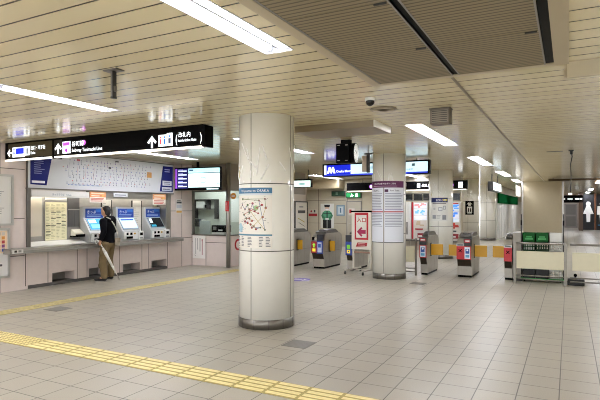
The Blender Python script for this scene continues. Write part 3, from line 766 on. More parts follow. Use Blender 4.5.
# ================================================================== STAFF OFFICE
m = MB(); OX = -8.35
m.box(X, OX, 11.65, 11.75, 0, .86, PINK); m.box(OX - .1, OX, 11.75, 16.4, 0, .86, PINK)
m.box(X, OX, 11.65, 11.8, 2.13, H, mat('#8d8272', .35)); m.box(OX - .15, OX, 11.8, 16.4, 2.13, H, mat('#8d8272', .35))
m.box(OX - .1, OX, 14.6, 16.4, .86, 2.13, mat('#cbbfb0', .4)); m.box(-12.2, OX, 16.3, 16.4, 0, H, BEIGE)
m.box(-12.2, -12, 11.65, 16.4, 0, H, mat('#c4c7bd', .5)); m.box(-12, OX - .1, 13.4, 13.5, 0, H, mat('#c0c4b8', .5)); m.box(-12, X, 11.65, 11.75, 0, H, mat('#c4c7bd', .5))
for x in (-9.15,): m.box(x - .006, x + .006, 11.646, 11.65, 0, .8, JOINT)
m.box(X, OX, 11.646, 11.65, .66, .672, JOINT)
struct(m.build('wall_office'))
m = MB(); m.box(X, OX + .01, 11.62, 11.78, .86, .89, STEEL_D); m.box(OX - .12, OX + .02, 11.78, 14.6, .86, .89, STEEL_D)
m.box(X, X + .04, 11.66, 11.72, .89, 2.13, STEEL_D); m.box(X, OX, 11.66, 11.72, 2.1, 2.13, STEEL_D); struct(m.build('window_1'))
m = MB(); m.box(X + .04, OX - .02, 11.69, 11.698, .89, 2.1, GLASS); m.box(OX - .054, OX - .046, 11.78, 14.6, .89, 2.13, GLASS); struct(m.build('window_2'))
t = thing('steel_post', 'tall brushed steel post at the office corner with a red sticker', 'post', (-8.31, 11.56, 0))
m = MB(); m.cyl((0, 0, 0), (0, 0, H), .06, STEEL, 24); m.build('pole', t)
m = MB(); m.box(.05, .09, -.006, .006, 1.96, 1.98, DARK); m.cyl((.17, -.01, 1.97), (.17, .01, 1.97), .09, mat('#d08a2c', .4), 20); m.box(.12, .22, -.013, -.01, 1.955, 1.985, WHITE); m.build('orange_disc', t)
m = MB(); m.box(-.05, .05, -.066, -.03, 1.55, 1.83, mat('#c8262c', .4)); m.box(-.006, .006, -.068, -.066, 1.58, 1.8, WHITE); m.build('red_sticker', t)
m = MB(); m.box(-.22, .22, -.006, 0, 0, .65, mat('#eceae6', .5)); A = []
m.art([('r', .1, .1, .13, .55, '#b9868a', 1), ('r', .02, .2, .05, .58, '#a3a0a0', 1), ('r', -.06, .25, -.035, .58, '#a3a0a0', 1), ('r', -.13, .12, -.11, .58, '#a3a0a0', 1), ('l', -.16, .1, -.12, .06, .01, '#222222')], -.006)
m.text('お', .07, mat('#b05a60'), .08, -.008, .5); tag(m.build('vertical_notice', None, (-9.39, 11.645, .2)), 'white vertical notice taped on the pink panel below the office window', 'notice')
# inside the office
t = thing('office_fill_lamp', 'added fill lamp panel brightening the inside of the glazed office', 'ceiling light', (-9.9, 12.6, 2.5))  # added lamp, lifts the dark interior behind the glass
m = MB(); m.box(-.55, .55, -.5, .5, .02, .05, WHITE); m.build('housing', t)
m = MB(); m.box(-.5, .5, -.45, .45, 0, .02, mat('#f4fbff', .4, 0, 9.)); m.build('diffuser', t)
for x in (-.4, .4): m = MB(); m.cyl((x, 0, .05), (x, 0, H - 2.5), .012, DARK, 8); m.build('rod', t)
t = thing('wall_shelf', 'dark framed shelf rack hung inside the glazed office', 'shelf', (-10.45, 13.395, 1.3))
m = MB()
for a in ((-.42, -.39, 0, .62), (.42, .45, 0, .62), (-.42, .45, .6, .63), (-.42, .45, .3, .33), (.1, .13, .3, .6)): m.box(a[0], a[1], -.2, 0, a[2], a[3], DARK)
m.build('frame', t)
m = MB(); m.box(-.36, .0, -.15, -.05, .34, .58, mat('#d2d2cc', .5)); m.box(-.05, .08, -.15, -.02, .35, .45, BLACK); m.build('boxes', t)
for k, (x, c) in enumerate(((-.36, '#20201f'), (-.28, '#3a3a38'), (-.2, '#2a3550'), (-.12, '#c8c8c0'))):
    m = MB(); m.box(x, x + .06, -.2, -.03, 0, .24, mat(c)); tag(m.build('binder', None, (-10.45, 13.39, 1.045)), ['black binder standing first on the office filing ledge', 'charcoal binder standing second on the office filing ledge', 'navy binder standing third on the office filing ledge', 'pale binder standing last on the office filing ledge'][k], 'binder', 'binders inside the office')
m = MB(); m.box(-.45, .45, -.22, 0, -.02, 0, mat('#b5b8ae', .5)); tag(m.build('filing_ledge', None, (-10.45, 13.4, 1.045)), 'pale ledge holding binders inside the glazed office', 'ledge')
m = MB(); m.box(-1.6, .42, -.3, .3, -.03, 0, mat('#a8a498', .5)); m.box(-1.5, -1.45, -.25, .25, -.78, -.03, GREY); m.box(.32, .37, -.25, .25, -.78, -.03, GREY)
tag(m.build('office_desk', None, (-8.95, 12.2, .78)), 'grey desk just behind the office window sill', 'desk')
t = thing('printer', 'black and white office printer on the desk behind the glass', 'printer', (-9.03, 12.2, .78))
m = MB(); m.box(-.22, .22, -.15, .2, 0, .16, mat('#dcdcd8', .4), bev=.01); m.build('body', t)
m = MB(); m.box(-.22, .22, -.16, .2, .16, .36, BLACK, bev=.01); m.box(-.17, -.05, -.165, -.16, .22, .32, GREY); m.box(.02, .17, -.165, -.16, .2, .24, WHITE); m.build('upper_unit', t)
t = thing('office_chair', 'pale swivel chair back seen through the office glass', 'chair', (-10.05, 12.75, 0))
m = MB(); m.box(-.2, .2, -.03, .03, .75, 1.25, mat('#a9b0ae', .5), bev=.02); m.build('backrest', t)
m = MB(); m.box(-.22, .22, -.05, .38, .45, .52, GREY, bev=.015); m.build('seat', t)
m = MB(); m.cyl((0, .15, .05), (0, .15, .45), .03, DARK)
for k in range(5): m.cyl((0, .15, .06), (.25 * math.cos(k * 1.257), .15 + .25 * math.sin(k * 1.257), .03), .02, DARK, 8)
m.box(-.03, .03, -.02, .02, .5, .8, DARK); m.build('base', t)
m = MB(); m.cyl((0, 0, 0), (.014, 0, 0), .16, RED, 32); m.cyl((.014, 0, 0), (.02, 0, 0), .11, mat('#e4dfd8', .4), 32)
tag(m.build('fire_alarm', None, (OX, 12.08, .6)), 'round red fire alarm plate on the office side panel beside the column', 'alarm')
m = MB(); m.box(-.35, .35, -.012, 0, 0, .75, mat('#e4e6e0', .4)); tag(m.build('white_board', None, (-9.15, 13.395, 1.2)), 'white board hung inside the office behind the corner post', 'board')

# framed poster on the office side
t = thing('framed_poster', 'dark framed map poster on the office side wall behind the map column', 'poster', (OX, 16.0, .85), WALLROT)
m = MB(); m.box(-.5, .4, -.015, 0, 0, 1.0, mat('#d9d4c8', .4)); m.art([('r', -.3, .62, .25, .72, '#3a3a3a', 1), ('r', -.2, .82, .1, .87, '#8a8a8a', 1), ('l', -.3, .45, .2, .3, .03, '#b09a50'), ('l', -.25, .3, .2, .15, .02, '#555555')], -.015); m.build('sheet', t)
m = MB()
for a in ((-.54, -.5, -.03, 1.03), (.38, .42, -.03, 1.03), (-.54, .42, -.04, 0), (-.54, .42, 1.0, 1.04)): m.box(a[0], a[1], -.035, 0, a[2], a[3], DARK)
m.build('frame', t)
# gate sign projecting from office wall
t = thing('gate_sign', 'small pale lit sign over the gate beside the office', 'sign', (-7.8, 14.6, 2.31))
m = MB(); m.box(-.5, .52, 0, .12, 0, .27, BLACK); m.build('case', t)
m = MB(); m.box(-.48, .5, -.005, 0, .02, .22, lit('#dff3ee', 1.2)); m.box(.1, .3, -.007, -.005, .08, .15, lit('#9ac4c0', .8)); m.build('face', t)
for x in (-.4, .4):
    m = MB(); m.cyl((x, .06, .27), (x, .06, H - 2.31), .012, DARK, 8); m.build('rod', t)

# ================================================================== GATE SIGNS, CLOCK
t = thing('station_sign', 'long blue and pale lit station sign above the gates', 'sign', (0, 12.7, 2.49))
m = MB(); m.box(-5.98, -3.05, 0, .16, 0, .35, BLACK); m.build('case', t)
m = MB(); m.box(-5.93, -3.1, -.006, 0, .02, .06, lit('#2a3cc0', .9)); m.box(-5.93, -5.86, -.006, 0, .06, .31, lit('#e8f0ff', 1.1)); m.box(-5.86, -5.15, -.006, 0, .06, .31, lit('#1626c8', 1.)); m.build('blue_panel', t)
m = MB(); m.box(-5.15, -3.1, -.006, 0, .06, .31, lit('#cfeaf6', 1.05)); m.build('pale_panel', t)
m = MB(); LW2 = lit('#f4f8ff', 1.5)
# bold angular M
mx, mz = -5.84, .09
m.prism([(mx, mz), (mx + .05, mz + .17), (mx + .1, mz + .17), (mx + .125, mz + .07), (mx + .15, mz + .17), (mx + .2, mz + .17), (mx + .25, mz), (mx + .19, mz), (mx + .17, mz + .09), (mx + .145, mz), (mx + .105, mz), (mx + .08, mz + .09), (mx + .06, mz)], -.009, -.006, LW2, 'y')
m.text('Osaka Metro', .088, LW2, -5.57, -.008, .11, bold=.001)
m.text('谷町線', .1, mat('#6f8f9a'), -4.8, -.008, .17); m.text('Tanimachi Line', .06, mat('#8fb0b8'), -4.82, -.008, .09)
m.build('lettering', t); m = MB(); m.box(-3.5, -3.42, -.008, -.006, .2, .27, mat('#7aa0b0')); m.build('pictogram', t); m = MB(); m.text('中央線', .06, mat('#86a8b4'), -3.65, -.008, .1); m.build('lettering', t)
for x in (-5.4, -3.4):
    m = MB(); m.cyl((x, .08, .35), (x, .08, H - 2.49), .015, STEEL_D, 8); m.build('rod', t)

t = thing('platform_sign', 'long black direction sign deep behind the gates, lit strip beneath', 'sign', (0, 20.0, 2.38))
m = MB(); m.box(-8.3, -3.4, 0, .15, 0, .33, BLACK); m.build('case', t)
m = MB(); m.box(-8.25, -3.45, 0, .1, -.03, 0, lit('#fff6e6', 2.)); m.build('light_strip', t)
m = MB()
for x in (-7.2, -5.85, -3.98):
    m = MB(); m.cyl((x, 0, .16), (x, -.006, .16), .09, lit('#a85ac4', 1.), 20); m.cyl((x, -.006, .16), (x, -.009, .16), .055, LW2, 20); m.build('pictogram', t)
m = MB(); m.box(-5.3, -5.18, -.006, 0, .08, .25, LW2); m.build('pictogram', t); m = MB(); m.box(-3.72, -3.56, -.006, 0, .05, .27, LW2); m.build('pictogram', t)
m = MB(); m.text('谷町線のりば', .12, LW2, -7.05, -.005, .14); m.text('Tanimachi', .07, LW2, -7.05, -.005, .06)
m.text('改札口', .12, LW2, -5.12, -.005, .12); m.build('lettering', t)
for x in (-7.6, -4.4):
    m = MB(); m.cyl((x, .08, .33), (x, .08, H - 2.38), .015, STEEL_D, 8); m.build('rod', t)

t = thing('hanging_clock', 'black boxed clock with white dial hung before the blue sign', 'clock', (-3.66, 8.75, 2.45))
m = MB(); m.box(-.13, .13, -.12, .12, 0, .36, BLACK, bev=.006); m.build('case', t)
for x in (-.1, .05):
    for z in (.04, .32): m = MB(); m.box(x, x + .05, -.124, -.12, z, z + .01, mat('#c8c8c8', .4)); m.build('corner_mark', t)
m = MB(); m.box(-.06, .11, -.06, .06, .36, H - 2.45, BLACK); m.build('hanger', t)
M_ = Matrix.Translation((.14, .0, .18)) @ Matrix.Rotation(.14, 4, 'Z')
m = MB(); m.cyl((.0, 0, 0), (.075, 0, 0), .185, BLACK, 40); d0 = m.build('dial_case', t, M=M_)
m = MB(); m.cyl((.075, 0, 0), (.079, 0, 0), .172, mat('#e4e8e6', .4, 0, .35), 40)
for k in range(12):
    a = k * PI / 6; m.box(.079, .081, -.004, .004, .135, .16, TEXT_K, M=Matrix.Rotation(a, 4, 'X'))
m.build('dial', d0, M=M_)
m = MB(); m.box(.081, .083, -.006, .006, -.01, .09, TEXT_K, M=Matrix.Rotation(1.1, 4, 'X')); m.box(.083, .085, -.004, .004, -.01, .13, TEXT_K, M=Matrix.Rotation(-.5, 4, 'X')); m.build('clock_hand', d0, M=M_)

m = MB(); m.box(-.03, .03, -.02, .02, 0, .36, DARK); m.box(-.07, .1, -.03, .03, .36, .385, DARK); m.box(-.01, .01, -.01, .01, .385, H - 2.33, STEEL); m.box(-.13, -.03, -.01, .01, .02, .34, mat('#b9a996', .4))
tag(m.build('hanging_plate', None, (-3.52, 9.6, 2.33)), 'slim dark hanger with a beige plate beside the boxed clock', 'hanger')

# monitor in the corridor
t = thing('hanging_monitor', 'slanted lit monitor sign hung along the corridor before the green fascia', 'sign', (-2.35, 20.2, 2.26))
m = MB(); m.box(-.18, 0, -1.2, 1.2, 0, .33, DARK); m.build('case', t)
m = MB(); m.box(0, .006, -1.15, 1.15, .03, .3, lit('#e6f2f4', 1.2)); m.box(.006, .009, -1.1, -.4, .08, .14, lit('#5a7a9a', .7)); m.box(.006, .009, -.2, .8, .18, .24, lit('#6a8a9a', .7)); m.build('face', t)
for y in (-.8, .8):
    m = MB(); m.cyl((-.09, y, .33), (-.09, y, H - 2.26), .015, DARK, 8); m.build('rod', t)
m = MB(); m.box(-.05, .0, -.9, .9, 0, .45, lit('#f2f0ea', 1.1)); m.box(-.03, -.02, -.5, -.48, .45, .68, DARK); m.box(-.03, -.02, .48, .5, .45, .68, DARK)
tag(m.build('lit_panel', None, (-2.0, 25.0, 2.2)), 'white lit panel hung beside the square pillar', 'sign')

# ================================================================== TICKET GATES
def make_gate(name, label, x, W, panels, flaps, group='ticket gates'):
    """panels: list of (x0,x1,kind) on the front; flaps: list of (side, length)"""
    t = thing('ticket_gate', label, 'ticket gate', (x, 12.4, 0), 0, group)
    body = mat('#a29d93', .3, .5, mottle=.06); h = W / 2
    m = MB()
    m.prism([(.02, .43), (0, .47), (0, .78), (.12, .9), (.3, .95), (1.12, .95), (1.27, .88), (1.3, .8), (1.3, .47), (1.28, .43), (1.2, .26), (1.2, .05), (.1, .05), (.1, .26)], -h, h, body)
    for y in (.45, .85): m.box(-h - .001, h + .001, y, y + .006, .06, .92, mat('#736d63', .4))
    m.box(-h - .001, h + .001, .12, 1.28, .455, .462, mat('#736d63', .4)); m.build('body', t)
    m = MB(); m.box(-h + .01, h - .01, .12, 1.18, 0, .05, BLACK); m.build('plinth', t)
    m = MB(); m.prism([(.06, .445), (.002, .432), (.085, .262), (.12, .262)], -h + .012, h - .012, mat('#3a3128', .3, .5)); m.build('knee_panel', t)
    m = MB(); m.prism([(.2, .945), (.22, .99), (.5, 1.05), (.9, 1.05), (1.05, .99), (1.1, .945)], -h + .02, h - .02, mat('#5d5a55', .3, .4))
    m.box(-h * .5, h * .5, .3, .5, 1.0, 1.035, mat('#4b4a48', .3)); m.build('reader_top', t)
    for x0, x1, kind in panels:
        xc = (x0 + x1) / 2; w = x1 - x0
        if kind == 'closed':
            m = MB(); m.box(x0, x1, -.02, .01, .43, .74, RED); f = m.build('front_panel', t); m = MB()
            for s in (1, -1): m.box(-.05, .05, -.002, .002, -.009, .009, BLACK, M=Matrix.Translation((xc, -.021, .635)) @ Matrix.Rotation(s * PI / 4, 4, 'Y'))
            m.build('cross_mark', f)
            m = MB(); m.box(x0, x1, -.02, .1, .74, .8, mat('#c9c7c2', .25, .6)); m.box(x0 + .02, x1 - .02, -.024, -.02, .75, .79, mat('#4a4a4a')); m.build('ticket_slot', t)
        elif kind == 'reader':
            m = MB(); m.box(x0, x1, -.025, .01, .43, .74, RED); f = m.build('front_panel', t)
            m = MB(); m.box(x0 + .02, x1 - .02, -.03, -.025, .45, .72, mat('#d9e3ef', .3)); m.box(x0 + .04, x1 - .04, -.033, -.03, .57, .68, mat('#2a4f9c', .3)); m.box(x0 + .04, x1 - .04, -.033, -.03, .48, .54, mat('#5aa0c8', .3)); m.cyl((xc, -.033, .65), (xc, -.036, .65), .022, WHITE, 12); m.build('guide_plate', f)
            m = MB(); m.box(x0, x1, -.03, .12, .74, .92, mat('#1c1a1a', .35)); m.box(x0 + .02, x1 - .02, -.034, -.03, .83, .9, RED); m.box(x0 + .035, x1 - .035, -.036, -.034, .85, .88, WHITE); m.build('card_reader', t)
        elif kind == 'open':
            m = MB(); m.box(x0, x1, -.02, .01, .43, .74, mat('#a3262e', .4)); f = m.build('front_panel', t)
            m = MB(); m.prism([(xc - .05, .64), (xc, .7), (xc + .05, .64), (xc + .02, .64), (xc + .02, .58), (xc - .02, .58), (xc - .02, .64)], -.024, -.02, lit('#7ec23a', .8), 'y'); m.box(xc - .045, xc + .045, -.024, -.02, .47, .55, lit('#e4c83c', .7)); m.build('arrow_mark', f)
            m = MB(); m.box(x0 + .02, x0 + .07, .0, .1, .74, .86, BLACK); m.box(x1 - .07, x1 - .02, .0, .1, .74, .84, mat('#d8d4c8')); m.build('ticket_slot', t)
        elif kind == 'blue':
            m = MB(); m.box(x0, x1, -.025, .01, .41, .76, mat('#24409c', .35)); f = m.build('front_panel', t)
            m = MB(); m.box(x0 + .025, x1 - .025, -.03, -.025, .45, .72, mat('#cdd8ea', .3)); m.box(x0 + .045, x1 - .045, -.032, -.03, .58, .68, mat('#3a62b4', .3)); m.build('guide_plate', f)
            m = MB(); m.box(x0, x1, -.02, .12, .76, .93, mat('#1a1c26', .35)); m.build('card_reader', t)
        elif kind == 'bluemark':
            m = MB(); m.box(x0, x1, -.025, .01, .41, .76, mat('#24409c', .35)); f = m.build('front_panel', t)
            m = MB(); m.box(xc - .045, xc + .045, -.03, -.025, .58, .68, lit('#6ab03a', .6)); m.box(xc - .045, xc + .045, -.03, -.025, .46, .55, lit('#d8c23c', .6)); m.cyl((xc, -.03, .505), (xc, -.033, .505), .02, mat('#24409c'), 10); m.build('arrow_mark', f)
            m = MB(); m.box(x0, x1, -.02, .12, .76, .93, mat('#1a1c26', .35)); m.build('card_reader', t)
    for s, L in flaps:
        m = MB(); m.box(s * h, s * (h + L), .42, .45, .47, .74, FLAP, bev=.006); m.build('flap_door', t)
        m = MB(); m.box(s * (h - .005), s * (h + .012), .38, .49, .44, .77, DARK); m.build('flap_hinge', t)
    return t
make_gate('g', 'wide two-way gate with red crossed panel, yellow flaps on both sides', -2.18, .33, [(-.165, 0, 'closed'), (0, .165, 'reader')], [(-1, .27), (1, .29)])
make_gate('g', 'slim gate beside the second column fence with a yellow flap', -3.14, .17, [(-.085, .085, 'reader')], [(1, .3)])
make_gate('g', 'slim gate with red crossed panel at the end of the white barrier', -1.22, .17, [(-.085, .085, 'closed')], [(-1, .29)])
make_gate('g', 'wide gate with red open arrow panel and blue panel before the policeman panel', -6.0, .34, [(-.17, 0, 'open'), (0, .17, 'blue')], [(1, .16), (-1, .16)])
make_gate('g', 'slim gate with blue arrow panel partly behind the entrance stand', -5.08, .17, [(-.085, .085, 'bluemark')], [(-1, .16)])
make_gate('g', 'wide gate close to the office, half hidden behind the map column', -7.0, .34, [(-.17, 0, 'open'), (0, .17, 'blue')], [(1, .16)])

# ================================================================== BARRIERS, CRATES
RAIL = mat('#8a857b', .35, .6, mottle=.05)
def barrier(label, x0, x1, y, ends, panel_x, post_w=.05):
    t = thing('barrier_fence', label, 'barrier', (x0, y, 0)); L = x1 - x0
    for x in ends:
        m = MB(); m.box(x - post_w / 2, x + post_w / 2, -.025, .025, 0, .9, RAIL); m.build('post', t)
    m = MB(); m.cyl((0, 0, .865), (L, 0, .865), .022, RAIL, 12); m.build('top_rail', t)
    m = MB(); m.box(panel_x[0], panel_x[1], -.012, .012, .32, .7, CREAM); m.build('cream_panel', t)
    m = MB(); m.cyl((0, 0, .17), (L, 0, .17), .014, RAIL, 10); m.cyl((0, 0, .09), (L, 0, .09), .014, RAIL, 10); m.build('lower_rail', t)
barrier('steel barrier with cream panel standing in front of the green crates', -1.045, -.03, 12.1, (0, .98), (.03, .95), .05)
barrier('steel barrier with cream panel running off past the black weight', .02, 1.6, 12.1, (.8, 1.55), (.04, 1.5))
barrier('short steel barrier between the fare table column and the slim gate', -3.55, -3.27, 12.3, (.26,), (.0, .23), .04)
t = thing('end_cabinet', 'short grey steel cabinet post at the end of the gates', 'cabinet', (-1.02, 12.55, 0))
m = MB(); m.box(-.105, .09, -.1, .6, .04, 1.08, mat('#8f897e', .4, .4), bev=.008); m.build('body', t)
m = MB(); m.box(-.1, .085, -.095, .59, 0, .04, DARK); m.build('plinth', t)

def crate_lattice(m, w, d, h, c):
    th = .01
    m.box(-w / 2, w / 2, -d / 2, d / 2, 0, th, c)
    for s in (-1, 1):
        for z0_, z1_ in ((0, .03), (h - .035, h)):
            m.box(-w / 2, w / 2, s * d / 2 - th / 2 - s * th / 2, s * d / 2 + th / 2 - s * th / 2, z0_, z1_, c)
            m.box(s * w / 2 - th / 2 - s * th / 2, s * w / 2 + th / 2 - s * th / 2, -d / 2, d / 2, z0_, z1_, c)
        for k in range(6):
            x = -w / 2 + .008 + k * (w - .016) / 5; m.box(x - .008, x + .008, s * d / 2 - th / 2 - s * th / 2, s * d / 2 + th / 2 - s * th / 2, 0, h, c)
            y = -d / 2 + .008 + k * (d - .016) / 5; m.box(s * w / 2 - th / 2 - s * th / 2, s * w / 2 + th / 2 - s * th / 2, y - .008, y + .008, 0, h, c)
    m.box(-w / 2, w / 2, -d / 2, -d / 2 + .01, h * .45, h * .55, c)
def crate_solid(m, w, d, h, c):
    th = .012
    m.box(-w / 2, w / 2, -d / 2, d / 2, 0, th, c)
    for s in (-1, 1):
        m.box(-w / 2, w / 2, s * (d / 2 - th), s * d / 2, 0, h, c); m.box(s * (w / 2 - th), s * w / 2, -d / 2, d / 2, 0, h, c)
    m.box(-w / 2 - .004, w / 2 + .004, -d / 2 - .004, -d / 2, h - .03, h - .01, c)
GRN = mat('#0f5521', .55, spec=.2); GRN_D = mat('#0f3d1c', .5); WCR = mat('#dfe0da', .5); BKC = mat('#131414', .5)
cw, cd_, chh = .255, .36, .2
for si, (cx_, nm) in enumerate(((-.79, 'stack beside the cabinet post'), (-.525, 'middle crate stack'), (-.255, 'crate stack beside the barrier post'))):
    kinds = [('k', 'black'), ('g', 'green'), ('g', 'green'), ('l', 'green latticed'), ('s', 'green')] if si < 2 else [('wl', 'white latticed'), ('wl', 'white latticed'), ('wl', 'white latticed'), ('wl', 'white latticed'), ('ws', 'white')]
    for lv, (kd, cn) in enumerate(kinds):
        o = thing('crate', '%s plastic crate, %s of five in the %s' % (cn, ['bottom', 'second', 'third', 'fourth', 'topmost'][lv], nm), 'crate', (cx_, 12.62, .08 + lv * chh), 0, 'stacked crates behind the barrier')
        m = MB()
        if kd in 'gs': crate_solid(m, cw, cd_, chh, GRN)
        elif kd == 'ws': crate_solid(m, cw, cd_, chh, WCR)
        elif kd == 'k': crate_solid(m, cw, cd_, chh, BKC)
        elif kd == 'l': crate_lattice(m, cw, cd_, chh, GRN_D)
        else: crate_lattice(m, cw, cd_, chh, WCR)
        m.build('shell', o)
        if kd == 's':
            m = MB(); m.box(-.08, .08, -cd_ / 2 - .008, -cd_ / 2 - .004, .05, .09, mat('#3f9a52', .45)); m.box(-.06, .06, -cd_ / 2 - .008, -cd_ / 2 - .004, .1, .13, mat('#3f9a52', .45)); m.build('emblem', o)
        if kd == 'l' and si == 0:
            m = MB(); m.box(-.09, .1, -.15, .1, .01, .15, mat('#c9ccc6', .6)); m.build('contents', o)
m = MB(); m.box(-.96, -.09, 12.43, 12.81, .035, .08, mat('#2f8f3e', .45))
tag(m.build('crate_dolly'), 'flat green dolly under the three crate stacks', 'dolly')
D.objects['crate_dolly'].location = (0, 0, 0)
for x in (-.945, -.105):
    m = MB(); m.cyl((x, 12.45, .04), (x, 12.45, 1.5), .012, DARK, 10); m.box(x - .015, x + .015, 12.43, 12.47, 1.25, 1.36, BLACK); m.build('handle_post', D.objects['crate_dolly'])
for x in (-.88, -.17):
    for y in (12.48, 12.76):
        m = MB(); m.cyl((x - .012, y, .018), (x + .012, y, .018), .018, DARK, 12); m.build('caster', D.objects['crate_dolly'])
t = thing('base_weight', 'black rubber base weight with round knob beside the barrier post', 'weight', (.13, 12.32, 0))
m = MB(); m.box(-.16, .16, -.14, .14, 0, .13, mat('#141414', .5), bev=.02); m.build('block', t)
m = MB(); m.cyl((-.01, 0, .13), (-.01, 0, .2), .018, BLACK); m.ball((-.01, 0, .205), .035, BLACK, 14); m.build('knob', t)

# ================================================================== ENTRANCE STAND
t = thing('sign_stand', 'white wheeled entrance sign stand with red border and arrow', 'sign stand', (-4.62, 12.1, 0), -.12)
m = MB(); m.box(-.27, .27, -.015, .015, .6, 1.53, mat('#e7e2d6', .4)); bd = m.build('board', t)
m = MB(); m.box(-.18, .2, -.02, -.015, .84, 1.52, mat('#b81f2e', .4)); m.box(-.135, .155, -.023, -.02, .89, 1.46, mat('#f0ece4', .4)); m.build('red_frame', bd)
m = MB(); m.text('入', .13, mat('#b81f2e'), -.115, -.0245, 1.29, bold=.002); m.text('口', .13, mat('#b81f2e'), .02, -.0245, 1.29, bold=.002); m.build('lettering', bd)
m = MB(); arrow_left(m, .01, 1.04, .25, mat('#a3204f'), -.023); m.box(-.02, .135, -.0265, -.023, .99, 1.09, mat('#a3204f')); m.build('arrow', bd)
m = MB(); m.prism([(-.15, .66), (.16, .68), (.17, .77), (-.1, .77)], -.019, -.015, mat('#a8202c', .4), 'y'); m.art(lines(-.08, .12, .69, .76, 2, '#e8c8c0', (.9, 1), .3), -.019); m.build('red_label', bd)
m = MB(); m.box(-.3, .29, -.02, .02, 1.53, 1.57, BLACK); m.build('top_clamp', t)
for s in (-.24, .25):
    m = MB(); m.box(s - .02, s + .02, .015, .05, .1, 1.53, mat('#cfcac0', .35)); m.build('upright', t)
    m = MB(); m.box(s - .02, s + .02, -.42, .42, .08, .115, mat('#bdb8ae', .35)); ft = m.build('foot_bar', t)
    for y in (-.4, .4):
        m = MB(); m.cyl((s - .014, y, .033), (s + .014, y, .033), .033, DARK, 14); m.box(s - .016, s + .016, y - .01, y + .01, .05, .085, DARK); m.build('caster', ft)
m = MB(); m.box(-.22, .24, .02, .04, .5, .54, mat('#8a6a5a', .4)); m.build('crossbar', t); m = MB(); m.box(-.22, .24, .0, .02, .08, .1, mat('#bdb8ae', .35)); m.build('crossbar', t)

# ================================================================== THINGS BEHIND THE GATES
def on_back(name, label, cat, x0, x1, z0, z1, items, base, frame=None):
    w, h = x1 - x0, z1 - z0
    t = thing(name, label, cat, ((x0 + x1) / 2, 20.496, z0))
    m = MB(); m.box(-w / 2, w / 2, -.02, 0, 0, h, mat(base, .4)); m.art(items, -.02); m.build('sheet', t)
    if frame:
        m = MB(); q = .035
        for a in ((-w / 2 - q, -w / 2, -q, h + q), (w / 2, w / 2 + q, -q, h + q), (-w / 2, w / 2, -q, 0), (-w / 2, w / 2, h, h + q)): m.box(a[0], a[1], -.035, 0, a[2], a[3], mat(frame, .4))
        m.build('frame', t)
on_back('prohibition_sign', 'small red banded warning sign on the back wall', 'sign', -10.33, -9.9, 1.3, 1.6, [('r', -.21, .0, .21, .12, '#a4242c', 1), ('c', -.08, .22, .045, '#a03038'), ('r', .05, .17, .12, .28, '#3a3a3a', 1)], '#cfc8b8')
OFFICER = [('r', -.2, .0, -.012, .38, '#121418', 2), ('r', .012, .0, .2, .38, '#121418', 2), ('p', [(-.18, .35), (.18, .35), (.22, .68), (.1, .77), (-.1, .77), (-.22, .68)], '#5aa880', 2),
   ('p', [(-.2, .7), (-.28, .55), (-.22, .42), (-.08, .42), (-.09, .49), (-.17, .53)], '#3c7d5a', 3), ('p', [(.2, .7), (.28, .55), (.22, .42), (.08, .42), (.09, .49), (.17, .53)], '#3c7d5a', 3),
   ('r', -.2, .64, .2, .67, '#18202a', 3), ('r', -.025, .38, .025, .76, '#18202a', 3), ('r', -.08, .37, .08, .44, '#ececea', 4),
   ('p', [(-.09, .77), (.09, .77), (.1, .93), (-.1, .93)], '#e2c3a8', 3), ('r', -.08, .775, .08, .85, '#f4f4f2', 4), ('p', [(-.12, .92), (.12, .92), (.14, 1.03), (-.14, 1.03)], '#10161e', 4)]
on_back('policeman_panel', 'white panel with a standing officer figure in green jacket', 'panel', -9.74, -9.1, .78, 1.86,
  OFFICER, '#e6e6e0')
on_back('framed_picture', 'small blue framed figure notice on the back wall', 'picture', -8.93, -8.62, 1.36, 1.76, [('r', -.11, .04, .11, .36, '#cfd9dd', 1), ('c', 0, .27, .035, '#5b7a90'), ('r', -.03, .1, .03, .24, '#5b7a90', 2)], '#9fb6c4', '#7f97a8')
t = thing('exit_sign', 'bright green exit box above the door in the back wall', 'exit sign', (-8.15, 20.49, 2.1))
m = MB(); m.box(-.34, .34, -.1, 0, 0, .22, DARK); m.build('case', t)
m = MB(); m.box(-.32, .32, -.105, -.1, .02, .2, lit('#2f9a58', .5)); m.cyl((-.08, -.105, .16), (-.08, -.109, .16), .022, LW2, 10); m.prism([(-.14, .04), (-.1, .13), (-.04, .14), (.02, .09), (.0, .08), (-.05, .1), (-.03, .04), (-.06, .04), (-.08, .08), (-.12, .03)], -.109, -.105, LW2, 'y'); m.box(.1, .2, -.109, -.105, .04, .18, LW2); m.build('lit_face', t)
t = thing('exit_sign', 'dim dark green exit box beside the bright one', 'exit sign', (-8.85, 20.49, 2.18))
m = MB(); m.box(-.32, .3, -.1, 0, 0, .22, DARK); m.build('case', t)
m = MB(); m.box(-.3, .28, -.105, -.1, .02, .2, mat('#28503c', .4)); m.box(-.12, -.02, -.108, -.105, .05, .17, mat('#7fa08c')); m.build('face', t)
t = thing('door_1', 'pale steel door under the bright exit box', 'door', (-8.13, 20.49, 0)); t['kind'] = 'structure'
m = MB(); m.box(-.32, .3, -.04, 0, 0, 1.92, mat('#bfb8a8', .4)); m.build('door_leaf', t)
m = MB(); m.box(-.36, -.32, -.05, 0, 0, 1.96, GREY); m.box(.3, .34, -.05, 0, 0, 1.96, GREY); m.box(-.36, .34, -.05, 0, 1.92, 1.96, GREY); m.build('door_frame', t)
m = MB(); m.cyl((-.22, -.09, 1.0), (-.22, -.04, 1.0), .02, ALU); m.cyl((-.22, -.085, 1.0), (-.12, -.085, 1.0), .012, ALU); m.build('door_handle', t)
